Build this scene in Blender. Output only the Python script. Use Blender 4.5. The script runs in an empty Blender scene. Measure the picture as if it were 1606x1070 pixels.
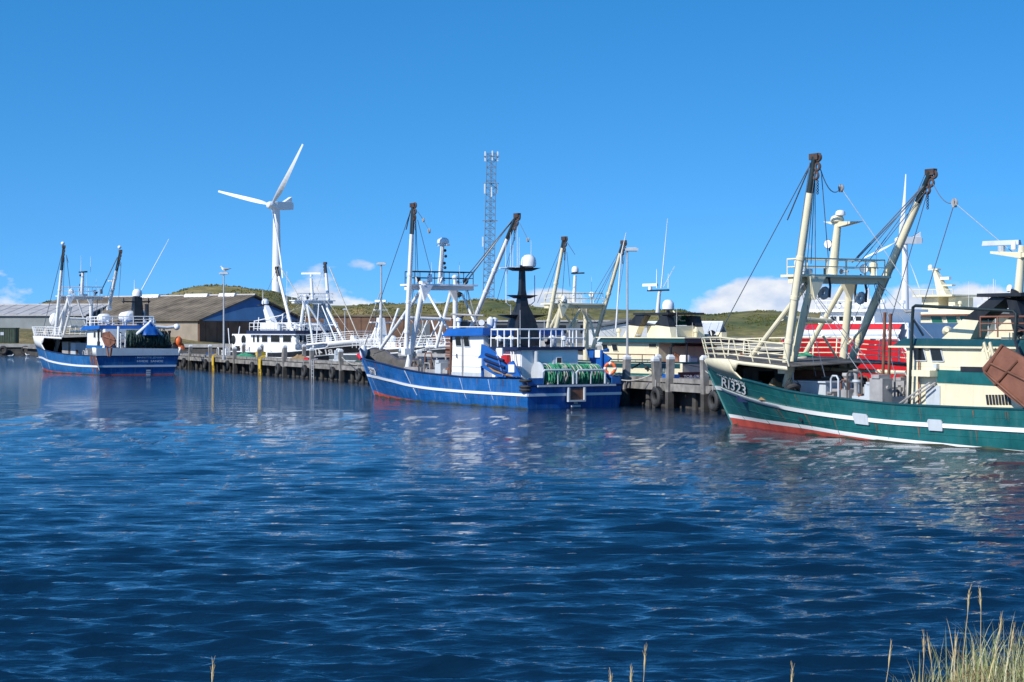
import bpy, math, random
import numpy as np
from mathutils import Vector, Matrix, noise as mnoise

# ------------------------------------------------------------------ scene, camera, light
sc = bpy.context.scene
random.seed(7)
RNG = np.random.default_rng(7)
FPX, CAMH, YH, CX = 3000.0, 4.0, 518.0, 803.0      # focal length (photo pixels), eye height, horizon row, centre column
cam_d = bpy.data.cameras.new('camera'); cam = bpy.data.objects.new('camera', cam_d); sc.collection.objects.link(cam)
cam.location = (0, 0, CAMH); cam.rotation_euler = (math.radians(90), 0, 0)
cam_d.sensor_fit = 'HORIZONTAL'; cam_d.sensor_width = 36.0; cam_d.lens = 36.0 * FPX / 1606.0
cam_d.shift_y = -17.0 / 1606.0; cam_d.clip_start = 0.2; cam_d.clip_end = 9000
sc.camera = cam
SUN_EL = math.radians(36); SUN_DIR = Vector((-0.76 * math.cos(SUN_EL), -0.65 * math.cos(SUN_EL), math.sin(SUN_EL)))
SUN_AZ = math.atan2(SUN_DIR.x, SUN_DIR.y)           # from +Y towards +X
world = bpy.data.worlds.new('World'); sc.world = world; world.use_nodes = True
sun_d = bpy.data.lights.new('sun', 'SUN'); sun = bpy.data.objects.new('sun', sun_d); sc.collection.objects.link(sun)
sun_d.energy = 3.7; sun_d.angle = math.radians(0.53); sun_d.color = (1.0, 0.955, 0.88)
sun.location = (-60, -30, 60); sun.rotation_euler = SUN_DIR.to_track_quat('Z', 'Y').to_euler()
sc.view_settings.view_transform = 'Standard'; sc.view_settings.look = 'None'
sc.view_settings.exposure = 0.5; sc.view_settings.gamma = 1.0; sc.view_settings.use_curve_mapping = False
sc.render.engine = 'CYCLES'; sc.cycles.max_bounces = 6; sc.cycles.use_denoising = True

def build_world():
    nt = world.node_tree; N, L = nt.nodes, nt.links; N.clear()
    out = N.new('ShaderNodeOutputWorld'); bg = N.new('ShaderNodeBackground'); bg.inputs['Strength'].default_value = 0.15
    tc = N.new('ShaderNodeTexCoord'); sep = N.new('ShaderNodeSeparateXYZ'); L.new(tc.outputs['Generated'], sep.inputs[0])
    def M(op, a, b=None, c=None, clamp=False):
        n = N.new('ShaderNodeMath'); n.operation = op; n.use_clamp = clamp
        for i, s in enumerate((a, b, c)):
            if s is None: continue
            if isinstance(s, (int, float)): n.inputs[i].default_value = s
            else: L.new(s, n.inputs[i])
        return n.outputs[0]
    z = M('MAXIMUM', sep.outputs['Z'], 0.0)
    # the air is clear: the sky deepens quickly above the horizon, all the way round
    z2 = M('ADD', M('MULTIPLY', z, 1.75), 0.205)
    comb = N.new('ShaderNodeCombineXYZ'); L.new(sep.outputs['X'], comb.inputs[0]); L.new(sep.outputs['Y'], comb.inputs[1]); L.new(z2, comb.inputs[2])
    nrm = N.new('ShaderNodeVectorMath'); nrm.operation = 'NORMALIZE'; L.new(comb.outputs[0], nrm.inputs[0])
    sky = N.new('ShaderNodeTexSky'); sky.sky_type = 'NISHITA'; sky.sun_disc = False
    sky.sun_elevation = SUN_EL; sky.sun_rotation = SUN_AZ % (2 * math.pi); sky.air_density = 1.0; sky.dust_density = 0.15; sky.ozone_density = 3.0
    L.new(nrm.outputs[0], sky.inputs['Vector'])
    hs = N.new('ShaderNodeHueSaturation'); hs.inputs['Saturation'].default_value = 1.36; hs.inputs['Hue'].default_value = 0.4985
    L.new(sky.outputs[0], hs.inputs['Color'])
    # low cumulus along the horizon
    mp = N.new('ShaderNodeMapping'); mp.inputs['Scale'].default_value = (1, 1, 1.9); mp.inputs['Location'].default_value = CLOUD_OFF; mp.inputs['Rotation'].default_value = (0, 0, -0.04)
    L.new(tc.outputs['Generated'], mp.inputs['Vector'])
    nz = N.new('ShaderNodeTexNoise'); nz.inputs['Scale'].default_value = 34; nz.inputs['Detail'].default_value = 9; nz.inputs['Roughness'].default_value = 0.55
    L.new(mp.outputs[0], nz.inputs['Vector'])
    big = N.new('ShaderNodeTexNoise'); big.inputs['Scale'].default_value = 11.0; big.inputs['Detail'].default_value = 2; L.new(mp.outputs[0], big.inputs['Vector'])
    h = M('MULTIPLY_ADD', big.outputs['Fac'], 0.17, -0.071)                      # cloud-top height by azimuth
    d = M('ADD', M('MULTIPLY', M('SUBTRACT', h, z), 26.0), M('MULTIPLY', M('SUBTRACT', nz.outputs['Fac'], 0.5), 1.5))
    mask = M('MULTIPLY', M('SMOOTH_MIN', M('MULTIPLY_ADD', d, 4.2, 0.05), 1.0, 0.2), 1.0, clamp=True)
    mask = M('MULTIPLY', mask, 0.92, clamp=True)
    nz2 = N.new('ShaderNodeTexNoise'); nz2.inputs['Scale'].default_value = 60; nz2.inputs['Detail'].default_value = 6; L.new(mp.outputs[0], nz2.inputs['Vector'])
    shade = N.new('ShaderNodeValToRGB'); shade.color_ramp.elements[0].position = 0.36; shade.color_ramp.elements[0].color = (2.9, 3.3, 4.1, 1)
    shade.color_ramp.elements[1].position = 0.66; shade.color_ramp.elements[1].color = (4.5, 4.52, 4.6, 1)
    L.new(nz2.outputs['Fac'], shade.inputs[0])
    mix = N.new('ShaderNodeMix'); mix.data_type = 'RGBA'
    L.new(mask, mix.inputs[0]); L.new(hs.outputs[0], mix.inputs[6]); L.new(shade.outputs[0], mix.inputs[7])
    L.new(mix.outputs[2], bg.inputs['Color']); L.new(bg.outputs[0], out.inputs['Surface'])
CLOUD_OFF = (5.5, 5.5, 0.6)
build_world()

# ------------------------------------------------------------------ materials
MATS = {}
def newmat(name):
    m = bpy.data.materials.new(name); m.use_nodes = True
    nt = m.node_tree; b = nt.nodes['Principled BSDF']; return m, nt, b
def rgba(c): return (c[0], c[1], c[2], 1.0)
def paint(name, col, rough=0.45, var=0.10, dirt=0.22, dirtcol=(0.16, 0.13, 0.10), rust=0.0, scale=1.0, metal=0.0, bump=0.15, streak=True):
    """weathered paint: slow tone drift, vertical run-off streaks, optional rust blooms"""
    m, nt, b = newmat(name); N, L = nt.nodes, nt.links
    tc = N.new('ShaderNodeTexCoord')
    def nz(sx, sy, sz, scale, detail=5, rough=0.6):
        mp = N.new('ShaderNodeMapping'); mp.inputs['Scale'].default_value = (sx, sy, sz); L.new(tc.outputs['Object'], mp.inputs[0])
        n = N.new('ShaderNodeTexNoise'); n.inputs['Scale'].default_value = scale; n.inputs['Detail'].default_value = detail; n.inputs['Roughness'].default_value = rough
        L.new(mp.outputs[0], n.inputs['Vector']); return n.outputs['Fac']
    def ramp(f, a, bb):
        r = N.new('ShaderNodeMapRange'); r.inputs[1].default_value = a; r.inputs[2].default_value = bb; r.clamp = True; L.new(f, r.inputs[0]); return r.outputs[0]
    def mixc(f, a, bb):
        x = N.new('ShaderNodeMix'); x.data_type = 'RGBA'
        L.new(f, x.inputs[0])
        for s, i in ((a, 6), (bb, 7)):
            if isinstance(s, tuple): x.inputs[i].default_value = s
            else: L.new(s, x.inputs[i])
        return x.outputs[2]
    def scl(f, k):
        x = N.new('ShaderNodeMath'); x.operation = 'MULTIPLY'; L.new(f, x.inputs[0]); x.inputs[1].default_value = k; return x.outputs[0]
    lo = tuple(max(0, c * (1 - var * 1.6)) for c in col); hi = tuple(min(1, c * (1 + var) + 0.012 * var * 5) for c in col)
    f1 = nz(1, 1, 1, 1.3 * scale)
    c = mixc(ramp(f1, 0.3, 0.7), rgba(lo), rgba(hi))
    if dirt > 0:
        f2 = nz(2.4, 2.4, 0.28, 2.2 * scale, 6, 0.7) if streak else nz(1, 1, 1, 5 * scale, 6, 0.7)
        c = mixc(scl(ramp(f2, 0.52, 0.78), dirt), c, rgba(tuple(dirtcol[i] * 0.6 + col[i] * 0.25 for i in range(3))))
    if rust > 0:
        f3 = nz(1.2, 1.2, 0.55, 3.0 * scale, 8, 0.72)
        c = mixc(ramp(f3, 0.72 - 0.25 * rust, 0.80 - 0.2 * rust), c, rgba((0.20, 0.075, 0.03)))
    L.new(c, b.inputs['Base Color'])
    f4 = nz(1, 1, 1, 6 * scale, 4)
    r = N.new('ShaderNodeMapRange'); r.inputs[3].default_value = max(0.05, rough - 0.12); r.inputs[4].default_value = min(1, rough + 0.15); L.new(f4, r.inputs[0]); L.new(r.outputs[0], b.inputs['Roughness'])
    b.inputs['Metallic'].default_value = metal
    if bump > 0:
        bp = N.new('ShaderNodeBump'); bp.inputs['Strength'].default_value = bump; bp.inputs['Distance'].default_value = 0.03
        L.new(f1, bp.inputs['Height']); L.new(bp.outputs[0], b.inputs['Normal'])
    MATS[name] = m; return m
def plain(name, col, rough=0.5, metal=0.0, spec=None):
    m, nt, b = newmat(name); b.inputs['Base Color'].default_value = rgba(col); b.inputs['Roughness'].default_value = rough; b.inputs['Metallic'].default_value = metal
    MATS[name] = m; return m
paint('cream', (0.76, 0.69, 0.48), 0.42, 0.05, 0.26, rust=0.06)
paint('white', (0.79, 0.79, 0.77), 0.42, 0.05, 0.28, rust=0.06)
paint('clean_white', (0.80, 0.81, 0.81), 0.4, 0.04, 0.15)
paint('pale_grey', (0.50, 0.54, 0.57), 0.5, 0.07, 0.35, rust=0.10)
paint('deck_grey', (0.22, 0.21, 0.20), 0.7, 0.2, 0.5, rust=0.35, streak=False)
paint('steel_grey', (0.36, 0.35, 0.34), 0.5, 0.18, 0.5, rust=0.35)
paint('galvanised', (0.44, 0.45, 0.46), 0.45, 0.12, 0.3, metal=0.3)
paint('teal', (0.004, 0.108, 0.108), 0.36, 0.2, 0.75, dirtcol=(0.12, 0.20, 0.17), rust=0.10)
paint('dark_teal', (0.004, 0.055, 0.065), 0.4, 0.1, 0.2)
paint('blue_hull', (0.003, 0.098, 0.33), 0.34, 0.2, 0.80, dirtcol=(0.22, 0.32, 0.40), rust=0.14)
paint('azure_hull', (0.004, 0.105, 0.31), 0.36, 0.2, 0.8, dirtcol=(0.26, 0.36, 0.42), rust=0.10)
paint('blue_paint', (0.006, 0.10, 0.40), 0.38, 0.12, 0.25, rust=0.10)
paint('navy', (0.008, 0.014, 0.055), 0.4, 0.1, 0.2)
paint('deck_dark', (0.075, 0.072, 0.068), 0.75, 0.3, 0.5, rust=0.4, streak=False)
paint('dark_rust', (0.060, 0.032, 0.024), 0.75, 0.4, 0.4, streak=False)
paint('tip_black', (0.006, 0.018, 0.020), 0.45, 0.2, 0.3, rust=0.2)
paint('weed', (0.035, 0.045, 0.018), 0.8, 0.4, 0.4, streak=False)
paint('black_paint', (0.012, 0.013, 0.016), 0.42, 0.2, 0.25)
paint('black_hull', (0.012, 0.014, 0.02), 0.4, 0.2, 0.3, rust=0.15)
paint('grey_hull', (0.06, 0.075, 0.085), 0.45, 0.2, 0.3, rust=0.15)
paint('red_hull', (0.58, 0.012, 0.018), 0.38, 0.08, 0.15)
paint('antifoul', (0.50, 0.070, 0.045), 0.6, 0.2, 0.45, dirtcol=(0.10, 0.14, 0.06), rust=0.2)
paint('rust', (0.19, 0.070, 0.035), 0.75, 0.35, 0.5, dirtcol=(0.05, 0.03, 0.02), streak=False, bump=0.4)
paint('rust_brown', (0.22, 0.085, 0.05), 0.62, 0.18, 0.35, dirtcol=(0.06, 0.03, 0.02), streak=False, bump=0.3)
paint('orange', (0.75, 0.13, 0.02), 0.5, 0.1, 0.2)
paint('yellow', (0.72, 0.46, 0.02), 0.5, 0.12, 0.35, rust=0.15)
paint('rubber', (0.022, 0.022, 0.023), 0.75, 0.3, 0.5, dirtcol=(0.12, 0.12, 0.11), streak=False)
paint('timber', (0.23, 0.215, 0.195), 0.85, 0.35, 0.75, dirtcol=(0.10, 0.10, 0.08), bump=0.6)
paint('timber_dark', (0.05, 0.045, 0.04), 0.85, 0.3, 0.5, dirtcol=(0.03, 0.04, 0.02), bump=0.5)
paint('concrete', (0.32, 0.31, 0.29), 0.85, 0.15, 0.5)
paint('net_green', (0.03, 0.26, 0.13), 0.85, 0.35, 0.3, scale=3, streak=False, bump=0.8)
paint('net_dark', (0.02, 0.055, 0.04), 0.9, 0.45, 0.3, scale=3, streak=False, bump=0.8)
paint('rope_pale', (0.46, 0.43, 0.36), 0.85, 0.2, 0.3, scale=3, streak=False)
paint('rope_brown', (0.30, 0.19, 0.09), 0.85, 0.2, 0.3, scale=3, streak=False)
paint('turbine_white', (0.74, 0.75, 0.76), 0.4, 0.02, 0.06)
plain('wire', (0.15, 0.18, 0.22), 0.5, 0.3)
plain('letter_white', (0.80, 0.80, 0.78), 0.5)
plain('letter_shadow', (0.006, 0.010, 0.012), 0.5)
plain('mast_steel', (0.20, 0.25, 0.31), 0.5, 0.3)
plain('glass', (0.010, 0.014, 0.017), 0.06)
plain('green_glass', (0.012, 0.11, 0.055), 0.06)
plain('gull_white', (0.78, 0.78, 0.76), 0.7)
plain('gull_grey', (0.33, 0.35, 0.38), 0.7)
plain('gull_dark', (0.03, 0.03, 0.03), 0.7)
plain('bill_yellow', (0.7, 0.42, 0.05), 0.5)

# ------------------------------------------------------------------ mesh helpers
class MB:
    def __init__(self): self.v, self.f, self.m = [], [], []
    def add(self, vs, fs, mi=0):
        o = len(self.v); self.v += [tuple(p) for p in vs]
        for q in fs: self.f.append(tuple(i + o for i in q)); self.m.append(mi)
        return self
    def box(self, x0, x1, y0, y1, z0, z1, mi=0):
        return self.add([(x0,y0,z0),(x1,y0,z0),(x1,y1,z0),(x0,y1,z0),(x0,y0,z1),(x1,y0,z1),(x1,y1,z1),(x0,y1,z1)],
                        [(0,3,2,1),(4,5,6,7),(0,1,5,4),(1,2,6,5),(2,3,7,6),(3,0,4,7)], mi)
    def hexa(self, lo, hi, mi=0):
        """lo, hi: two matching rings of points"""
        n = len(lo); fs = [tuple(range(n - 1, -1, -1)), tuple(range(n, 2 * n))]
        fs += [(i, (i + 1) % n, n + (i + 1) % n, n + i) for i in range(n)]
        return self.add(list(lo) + list(hi), fs, mi)
    def plate(self, pts, th, mi=0):
        t = Vector(th); return self.hexa([Vector(p) for p in pts], [Vector(p) + t for p in pts], mi)
    def tube(self, pts, r, n=8, mi=0, caps=True):
        P = [Vector(p) for p in pts]; k = len(P)
        R = r if isinstance(r, (list, tuple)) else [r] * k
        vs, fs = [], []; ref = None
        for i, p in enumerate(P):
            d = (P[min(i + 1, k - 1)] - P[max(i - 1, 0)])
            if d.length < 1e-9: d = Vector((0, 0, 1))
            d.normalize()
            if ref is None: ref = Vector((0, 0, 1)) if abs(d.z) < 0.9 else Vector((1, 0, 0))
            a = d.cross(ref).normalized(); b = d.cross(a).normalized(); ref = a.cross(d) if a.cross(d).length > 0 else ref
            for j in range(n):
                t = 2 * math.pi * j / n; vs.append(p + (a * math.cos(t) + b * math.sin(t)) * R[i])
        for i in range(k - 1):
            for j in range(n):
                fs.append((i*n + j, i*n + (j+1) % n, (i+1)*n + (j+1) % n, (i+1)*n + j))
        if caps: fs += [tuple(range(n)), tuple(range(k*n - 1, (k-1)*n - 1, -1))]
        return self.add(vs, fs, mi)
    def lathe(self, prof, origin=(0,0,0), axis='z', n=16, mi=0):
        """prof: (radius, height) pairs along the axis"""
        o = Vector(origin); vs, fs = [], []; k = len(prof)
        ax = {'z': (Vector((1,0,0)), Vector((0,1,0)), Vector((0,0,1))), 'y': (Vector((1,0,0)), Vector((0,0,1)), Vector((0,1,0))), 'x': (Vector((0,1,0)), Vector((0,0,1)), Vector((1,0,0)))}[axis] if isinstance(axis, str) else axis
        for (r, h) in prof:
            for j in range(n):
                t = 2*math.pi*j/n; vs.append(o + ax[0]*(r*math.cos(t)) + ax[1]*(r*math.sin(t)) + ax[2]*h)
        for i in range(k-1):
            for j in range(n): fs.append((i*n+j, i*n+(j+1)%n, (i+1)*n+(j+1)%n, (i+1)*n+j))
        fs += [tuple(range(n-1,-1,-1)), tuple(range((k-1)*n, k*n))]
        return self.add(vs, fs, mi)
    def ball(self, c, rx, ry=None, rz=None, n=14, mi=0):
        ry = ry or rx; rz = rz or rx; c = Vector(c); vs, fs = [], []; k = max(5, n // 2)
        for i in range(k + 1):
            a = math.pi * i / k
            for j in range(n):
                t = 2*math.pi*j/n; vs.append((c.x + rx*math.sin(a)*math.cos(t), c.y + ry*math.sin(a)*math.sin(t), c.z - rz*math.cos(a)))
        for i in range(k):
            for j in range(n): fs.append((i*n+j, i*n+(j+1)%n, (i+1)*n+(j+1)%n, (i+1)*n+j))
        return self.add(vs, fs, mi)
    def torus(self, c, axis, R, r, n=24, k=10, mi=0, flat=1.0):
        c = Vector(c); d = Vector(axis).normalized(); a = d.cross(Vector((0,0,1)) if abs(d.z) < .9 else Vector((1,0,0))).normalized(); b = d.cross(a)
        vs, fs = [], []
        for i in range(n):
            t = 2*math.pi*i/n; e = a*math.cos(t) + b*math.sin(t)
            for j in range(k):
                s = 2*math.pi*j/k; vs.append(c + e*(R + r*math.cos(s)) + d*(r*flat*math.sin(s)))
        for i in range(n):
            for j in range(k): fs.append((i*k+j, ((i+1)%n)*k+j, ((i+1)%n)*k+(j+1)%k, i*k+(j+1)%k))
        return self.add(vs, fs, mi)
    def heap(self, c, rx, ry, h, seed=0, n=18, k=7, mi=0, rough=0.35):
        c = Vector(c); vs, fs = [], []
        for i in range(k + 1):
            q = i / k
            for j in range(n):
                t = 2*math.pi*j/n
                w = 1 + rough * mnoise.noise(Vector((math.cos(t)*1.7 + seed*3.1, math.sin(t)*1.7, q*2)))
                z = h * math.cos(q*math.pi/2) ** 0.8 * (1 + rough*1.1*mnoise.noise(Vector((math.cos(t)*3*q + seed, math.sin(t)*3*q, 5+seed))))
                vs.append((c.x + rx*q*w*math.cos(t), c.y + ry*q*w*math.sin(t), c.z + max(z, 0)))
        for i in range(k):
            for j in range(n): fs.append((i*n+j, (i+1)*n+j, (i+1)*n+(j+1)%n, i*n+(j+1)%n))
        return self.add(vs, fs, mi)
    def rail(self, path, h, nr=3, r=0.022, step=0.9, lean=(0,0,0), mid=None, closed=False):
        P = [Vector(p) for p in path]
        if closed: P = P + [P[0]]
        for q in range(nr):
            z = h * (1 - q / nr)
            self.tube([p + Vector(lean)*(z/h) + Vector((0,0,z)) for p in P], r*1.15 if q == 0 else r*0.85, 6)
        for i in range(len(P) - 1):
            d = P[i+1] - P[i]; k = max(1, round(d.length / step))
            for j in range(k + (1 if i == len(P) - 2 and not closed else 0)):
                p = P[i] + d*(j/k); self.tube([p, p + Vector(lean) + Vector((0,0,h))], r, 6)
        return self
    def mesh(self, name, mats, shift=(0,0,0), smooth=True, angle=32):
        me = bpy.data.meshes.new(name); s = Vector(shift)
        me.from_pydata([(p[0]+s[0], p[1]+s[1], p[2]+s[2]) for p in self.v], [], self.f)
        ms = mats if isinstance(mats, (list, tuple)) else [mats]
        for m in ms: me.materials.append(MATS[m] if isinstance(m, str) else m)
        if len(ms) > 1: me.polygons.foreach_set('material_index', self.m)
        if smooth:
            me.polygons.foreach_set('use_smooth', [True]*len(me.polygons)); me.set_sharp_from_angle(angle=math.radians(angle))
        me.validate(); me.update(); return me
def link(name, data, parent=None, loc=None):
    o = bpy.data.objects.new(name, data); sc.collection.objects.link(o)
    if parent is not None: o.parent = parent
    if loc is not None: o.location = loc
    return o
def tag(o, label=None, cat=None, group=None, kind=None):
    if label: o['label'] = label
    if cat: o['category'] = cat
    if group: o['group'] = group
    if kind: o['kind'] = kind
    return o
def obj(name, mb, mat, parent=None, smooth=True, loc=None, angle=32): return link(name, mb.mesh(name, mat, smooth=smooth, angle=angle), parent, loc)
def unproj(px, py, D): return Vector(((px - CX) / FPX * D, D, CAMH - (py - YH) / FPX * D))
def smoothtab(pts):
    """smooth curve through (x, y) points, x ascending"""
    X = np.array([p[0] for p in pts], float); Y = np.array([p[1] for p in pts], float)
    d = np.diff(Y) / np.diff(X); m = np.empty_like(Y); m[0], m[-1] = d[0], d[-1]
    for i in range(1, len(X) - 1): m[i] = 0 if d[i-1]*d[i] <= 0 else 2*d[i-1]*d[i]/(d[i-1]+d[i])
    def f(x):
        x = min(max(x, X[0]), X[-1]); i = min(max(int(np.searchsorted(X, x) - 1), 0), len(X) - 2)
        h = X[i+1]-X[i]; t = (x-X[i])/h
        return float(Y[i]*(2*t**3-3*t*t+1) + h*m[i]*(t**3-2*t*t+t) + Y[i+1]*(-2*t**3+3*t*t) + h*m[i+1]*(t**3-t*t))
    return f
_txt = {}
def text_geo(s, bold=0.0):
    """letter outlines as flat polygons: verts (x, y) with unit cap height"""
    cu = bpy.data.curves.new('lettering', 'FONT'); cu.body = s; cu.size = 1.0; cu.offset = bold; cu.resolution_u = 3
    o = bpy.data.objects.new('lettering', cu); sc.collection.objects.link(o)
    bpy.context.view_layer.update(); me = bpy.data.meshes.new_from_object(o.evaluated_get(bpy.context.evaluated_depsgraph_get()))
    V = [tuple(v.co) for v in me.vertices]; F = [tuple(p.vertices) for p in me.polygons]
    bpy.data.objects.remove(o); bpy.data.curves.remove(cu); bpy.data.meshes.remove(me)
    x0 = min(v[0] for v in V); x1 = max(v[0] for v in V); y0 = min(v[1] for v in V); y1 = max(v[1] for v in V)
    return [((v[0]-x0)/(x1-x0), (v[1]-y0)/(y1-y0)) for v in V], F

# ------------------------------------------------------------------ water
def build_water():
    nrow, ncol = 1150, 430
    yy = np.linspace(1650.0, 34.0, nrow); D = FPX * 0 + 12000.0 / yy                       # row distances, denser close by
    D = np.concatenate([[2.0, 4.0], D[D > 5.5], [420, 700, 3000]])
    s = np.concatenate([[-6, -2.5, -1.2, -0.7, -0.5], np.linspace(-0.40, 0.40, ncol), [0.5, 0.7, 1.2, 2.5, 6]])
    DD, SS = np.meshgrid(D, s, indexing='ij'); X = SS * (DD + 3.0); Y = DD.copy(); Z = np.zeros_like(X)
    dD = np.gradient(D)[:, None] * np.ones_like(X); dX = np.gradient(s)[None, :] * (DD + 3.0)
    rng = np.random.default_rng(3); X0, Y0 = X.copy(), Y.copy()
    gust = 0.75 + 0.35*np.sin(X0*0.11 + 1.0 + 0.6*np.sin(Y0*0.05))*np.sin(Y0*0.075 + 0.4*np.sin(X0*0.07)) + 0.15*np.sin(X0*0.31 + Y0*0.17)
    for i in range(120):
        lam = 0.15 * (1.9/0.15) ** (rng.random() ** 0.95)
        ang = math.radians(rng.normal(3, 15) + 90)                                       # crests lie across the view
        k = 2*math.pi/lam; kx, ky = k*math.cos(ang), k*math.sin(ang)
        amp = 0.0060 * lam ** 1.0 * (0.6 + 0.8*rng.random())
        if lam > 1.3: amp *= (1.3/lam) ** 1.2
        samp = np.abs(dD*math.sin(ang)) + np.abs(dX*math.cos(ang))
        w = np.clip((lam / np.maximum(samp, 1e-6) - 1.1) / 1.3, 0, 1)
        ph = kx*X0 + ky*Y0 + rng.random()*6.283
        a = amp * w * gust
        Z += a*np.cos(ph); X -= 0.9*a*(kx/k)*np.sin(ph); Y -= 0.9*a*(ky/k)*np.sin(ph)
    nr, nc = X.shape
    V = np.stack([X, Y, Z], -1).reshape(-1, 3)
    idx = np.arange(nr*nc).reshape(nr, nc)
    Fq = np.stack([idx[:-1,:-1], idx[:-1,1:], idx[1:,1:], idx[1:,:-1]], -1).reshape(-1, 4)
    me = bpy.data.meshes.new('water'); me.vertices.add(len(V)); me.vertices.foreach_set('co', V.ravel())
    me.loops.add(Fq.size); me.loops.foreach_set('vertex_index', Fq.ravel()); me.polygons.add(len(Fq))
    me.polygons.foreach_set('loop_start', np.arange(0, Fq.size, 4)); me.polygons.foreach_set('loop_total', np.full(len(Fq), 4)); 
    me.polygons.foreach_set('use_smooth', np.ones(len(Fq), bool)); me.update(calc_edges=True)
    m, nt, b = newmat('harbour_water'); N, L = nt.nodes, nt.links
    b.inputs['Base Color'].default_value = (0.0026, 0.016, 0.038, 1); b.inputs['Roughness'].default_value = 0.03; b.inputs['IOR'].default_value = 1.333
    tc = N.new('ShaderNodeTexCoord'); prev = None
    for (sx, sy, sca, dist, st) in ((0.30, 1.0, 2.6, 0.11, 0.55), (0.45, 1.0, 7.0, 0.05, 0.5), (0.6, 1.0, 17.0, 0.018, 0.4)):
        mp = N.new('ShaderNodeMapping'); mp.inputs['Scale'].default_value = (sx, sy, 1); mp.inputs['Rotation'].default_value = (0, 0, math.radians(6)); L.new(tc.outputs['Object'], mp.inputs[0])
        n = N.new('ShaderNodeTexNoise'); n.inputs['Scale'].default_value = sca; n.inputs['Detail'].default_value = 3; n.inputs['Roughness'].default_value = 0.55; L.new(mp.outputs[0], n.inputs['Vector'])
        bp = N.new('ShaderNodeBump'); bp.inputs['Strength'].default_value = st; bp.inputs['Distance'].default_value = dist; L.new(n.outputs['Fac'], bp.inputs['Height'])
        if prev: L.new(prev, bp.inputs['Normal'])
        prev = bp.outputs[0]
    L.new(prev, b.inputs['Normal'])
    me.materials.append(m); tag(link('water', me), 'rippled deep blue harbour water', kind='structure')
build_water()

# ------------------------------------------------------------------ land
def grass_mat(name, cols, sc1=0.12, sc2=1.4, bump=0.8, obj_space=True):
    m, nt, b = newmat(name); N, L = nt.nodes, nt.links; tc = N.new('ShaderNodeTexCoord')
    def nz(s, d, r=0.6):
        n = N.new('ShaderNodeTexNoise'); n.inputs['Scale'].default_value = s; n.inputs['Detail'].default_value = d; n.inputs['Roughness'].default_value = r; L.new(tc.outputs['Object'], n.inputs['Vector']); return n
    a = nz(sc1, 6, 0.65); r = N.new('ShaderNodeValToRGB'); e = r.color_ramp.elements; e[0].position = 0.33; e[0].color = rgba(cols[0]); e[1].position = 0.68; e[1].color = rgba(cols[-1])
    for i, c in enumerate(cols[1:-1]): q = e.new(0.33 + 0.35*(i+1)/(len(cols)-1)); q.color = rgba(c)
    L.new(a.outputs['Fac'], r.inputs[0])
    d = nz(sc2, 5, 0.7); mx = N.new('ShaderNodeMix'); mx.data_type = 'RGBA'; mx.blend_type = 'MULTIPLY'; mx.inputs[0].default_value = 0.75
    r2 = N.new('ShaderNodeValToRGB'); r2.color_ramp.elements[0].position = 0.3; r2.color_ramp.elements[0].color = (0.32, 0.36, 0.3, 1); r2.color_ramp.elements[1].position = 0.7; r2.color_ramp.elements[1].color = (1.5, 1.42, 1.3, 1)
    L.new(d.outputs['Fac'], r2.inputs[0]); L.new(r.outputs[0], mx.inputs[6]); L.new(r2.outputs[0], mx.inputs[7]); L.new(mx.outputs[2], b.inputs['Base Color'])
    b.inputs['Roughness'].default_value = 0.9
    bp = N.new('ShaderNodeBump'); bp.inputs['Strength'].default_value = bump; bp.inputs['Distance'].default_value = 0.4; L.new(d.outputs['Fac'], bp.inputs['Height']); L.new(bp.outputs[0], b.inputs['Normal'])
    MATS[name] = m; return m
grass_mat('dune_turf', [(0.070, 0.095, 0.022), (0.165, 0.150, 0.045), (0.30, 0.235, 0.105)], 0.055, 0.42)
grass_mat('dry_turf', [(0.10, 0.105, 0.035), (0.19, 0.15, 0.06), (0.27, 0.21, 0.10)], 0.12, 1.2)
grass_mat('yard_ground', [(0.22, 0.20, 0.16), (0.30, 0.28, 0.24), (0.20, 0.20, 0.11)], 0.05, 1.0, 0.3)
SHORE = [(-900, 300), (-150, 308), (-71, 310), (-45, 304), (-5, 275), (30, 262), (70, 235), (200, 190), (900, 150)]
def build_ground():
    g = MB(); n = len(SHORE)
    top = [(x, y, 1.7) for x, y in SHORE]; far = [(x*4 if abs(x) > 800 else x*6, 6000, 1.7) for x, y in SHORE]
    g.add(top + far, [(i, i+1, n+i+1, n+i) for i in range(n-1)])
    tag(obj('ground', g, 'yard_ground', smooth=False), kind='structure')
    w = MB(); w.add([(x, y, 1.62) for x, y in SHORE] + [(x, y, -2) for x, y in SHORE], [(i, n+i, n+i+1, i+1) for i in range(n-1)])
    q = tag(obj('quay_wall', w, 'timber_dark', smooth=False), kind='structure')
    c = MB()
    for (a, b2) in zip(SHORE[1:-2], SHORE[2:-1]):
        A, Bv = Vector((*a, 0)), Vector((*b2, 0)); d = (Bv-A).normalized(); nn = Vector((d.y, -d.x, 0)) * 0.25
        c.hexa([A+nn+Vector((0,0,1.25)), Bv+nn+Vector((0,0,1.25)), Bv-nn*3+Vector((0,0,1.25)), A-nn*3+Vector((0,0,1.25))], [A+nn+Vector((0,0,1.78)), Bv+nn+Vector((0,0,1.78)), Bv-nn*3+Vector((0,0,1.78)), A-nn*3+Vector((0,0,1.78))])
    obj('quay_cap', c, 'concrete', q, smooth=False)
build_ground()
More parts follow.
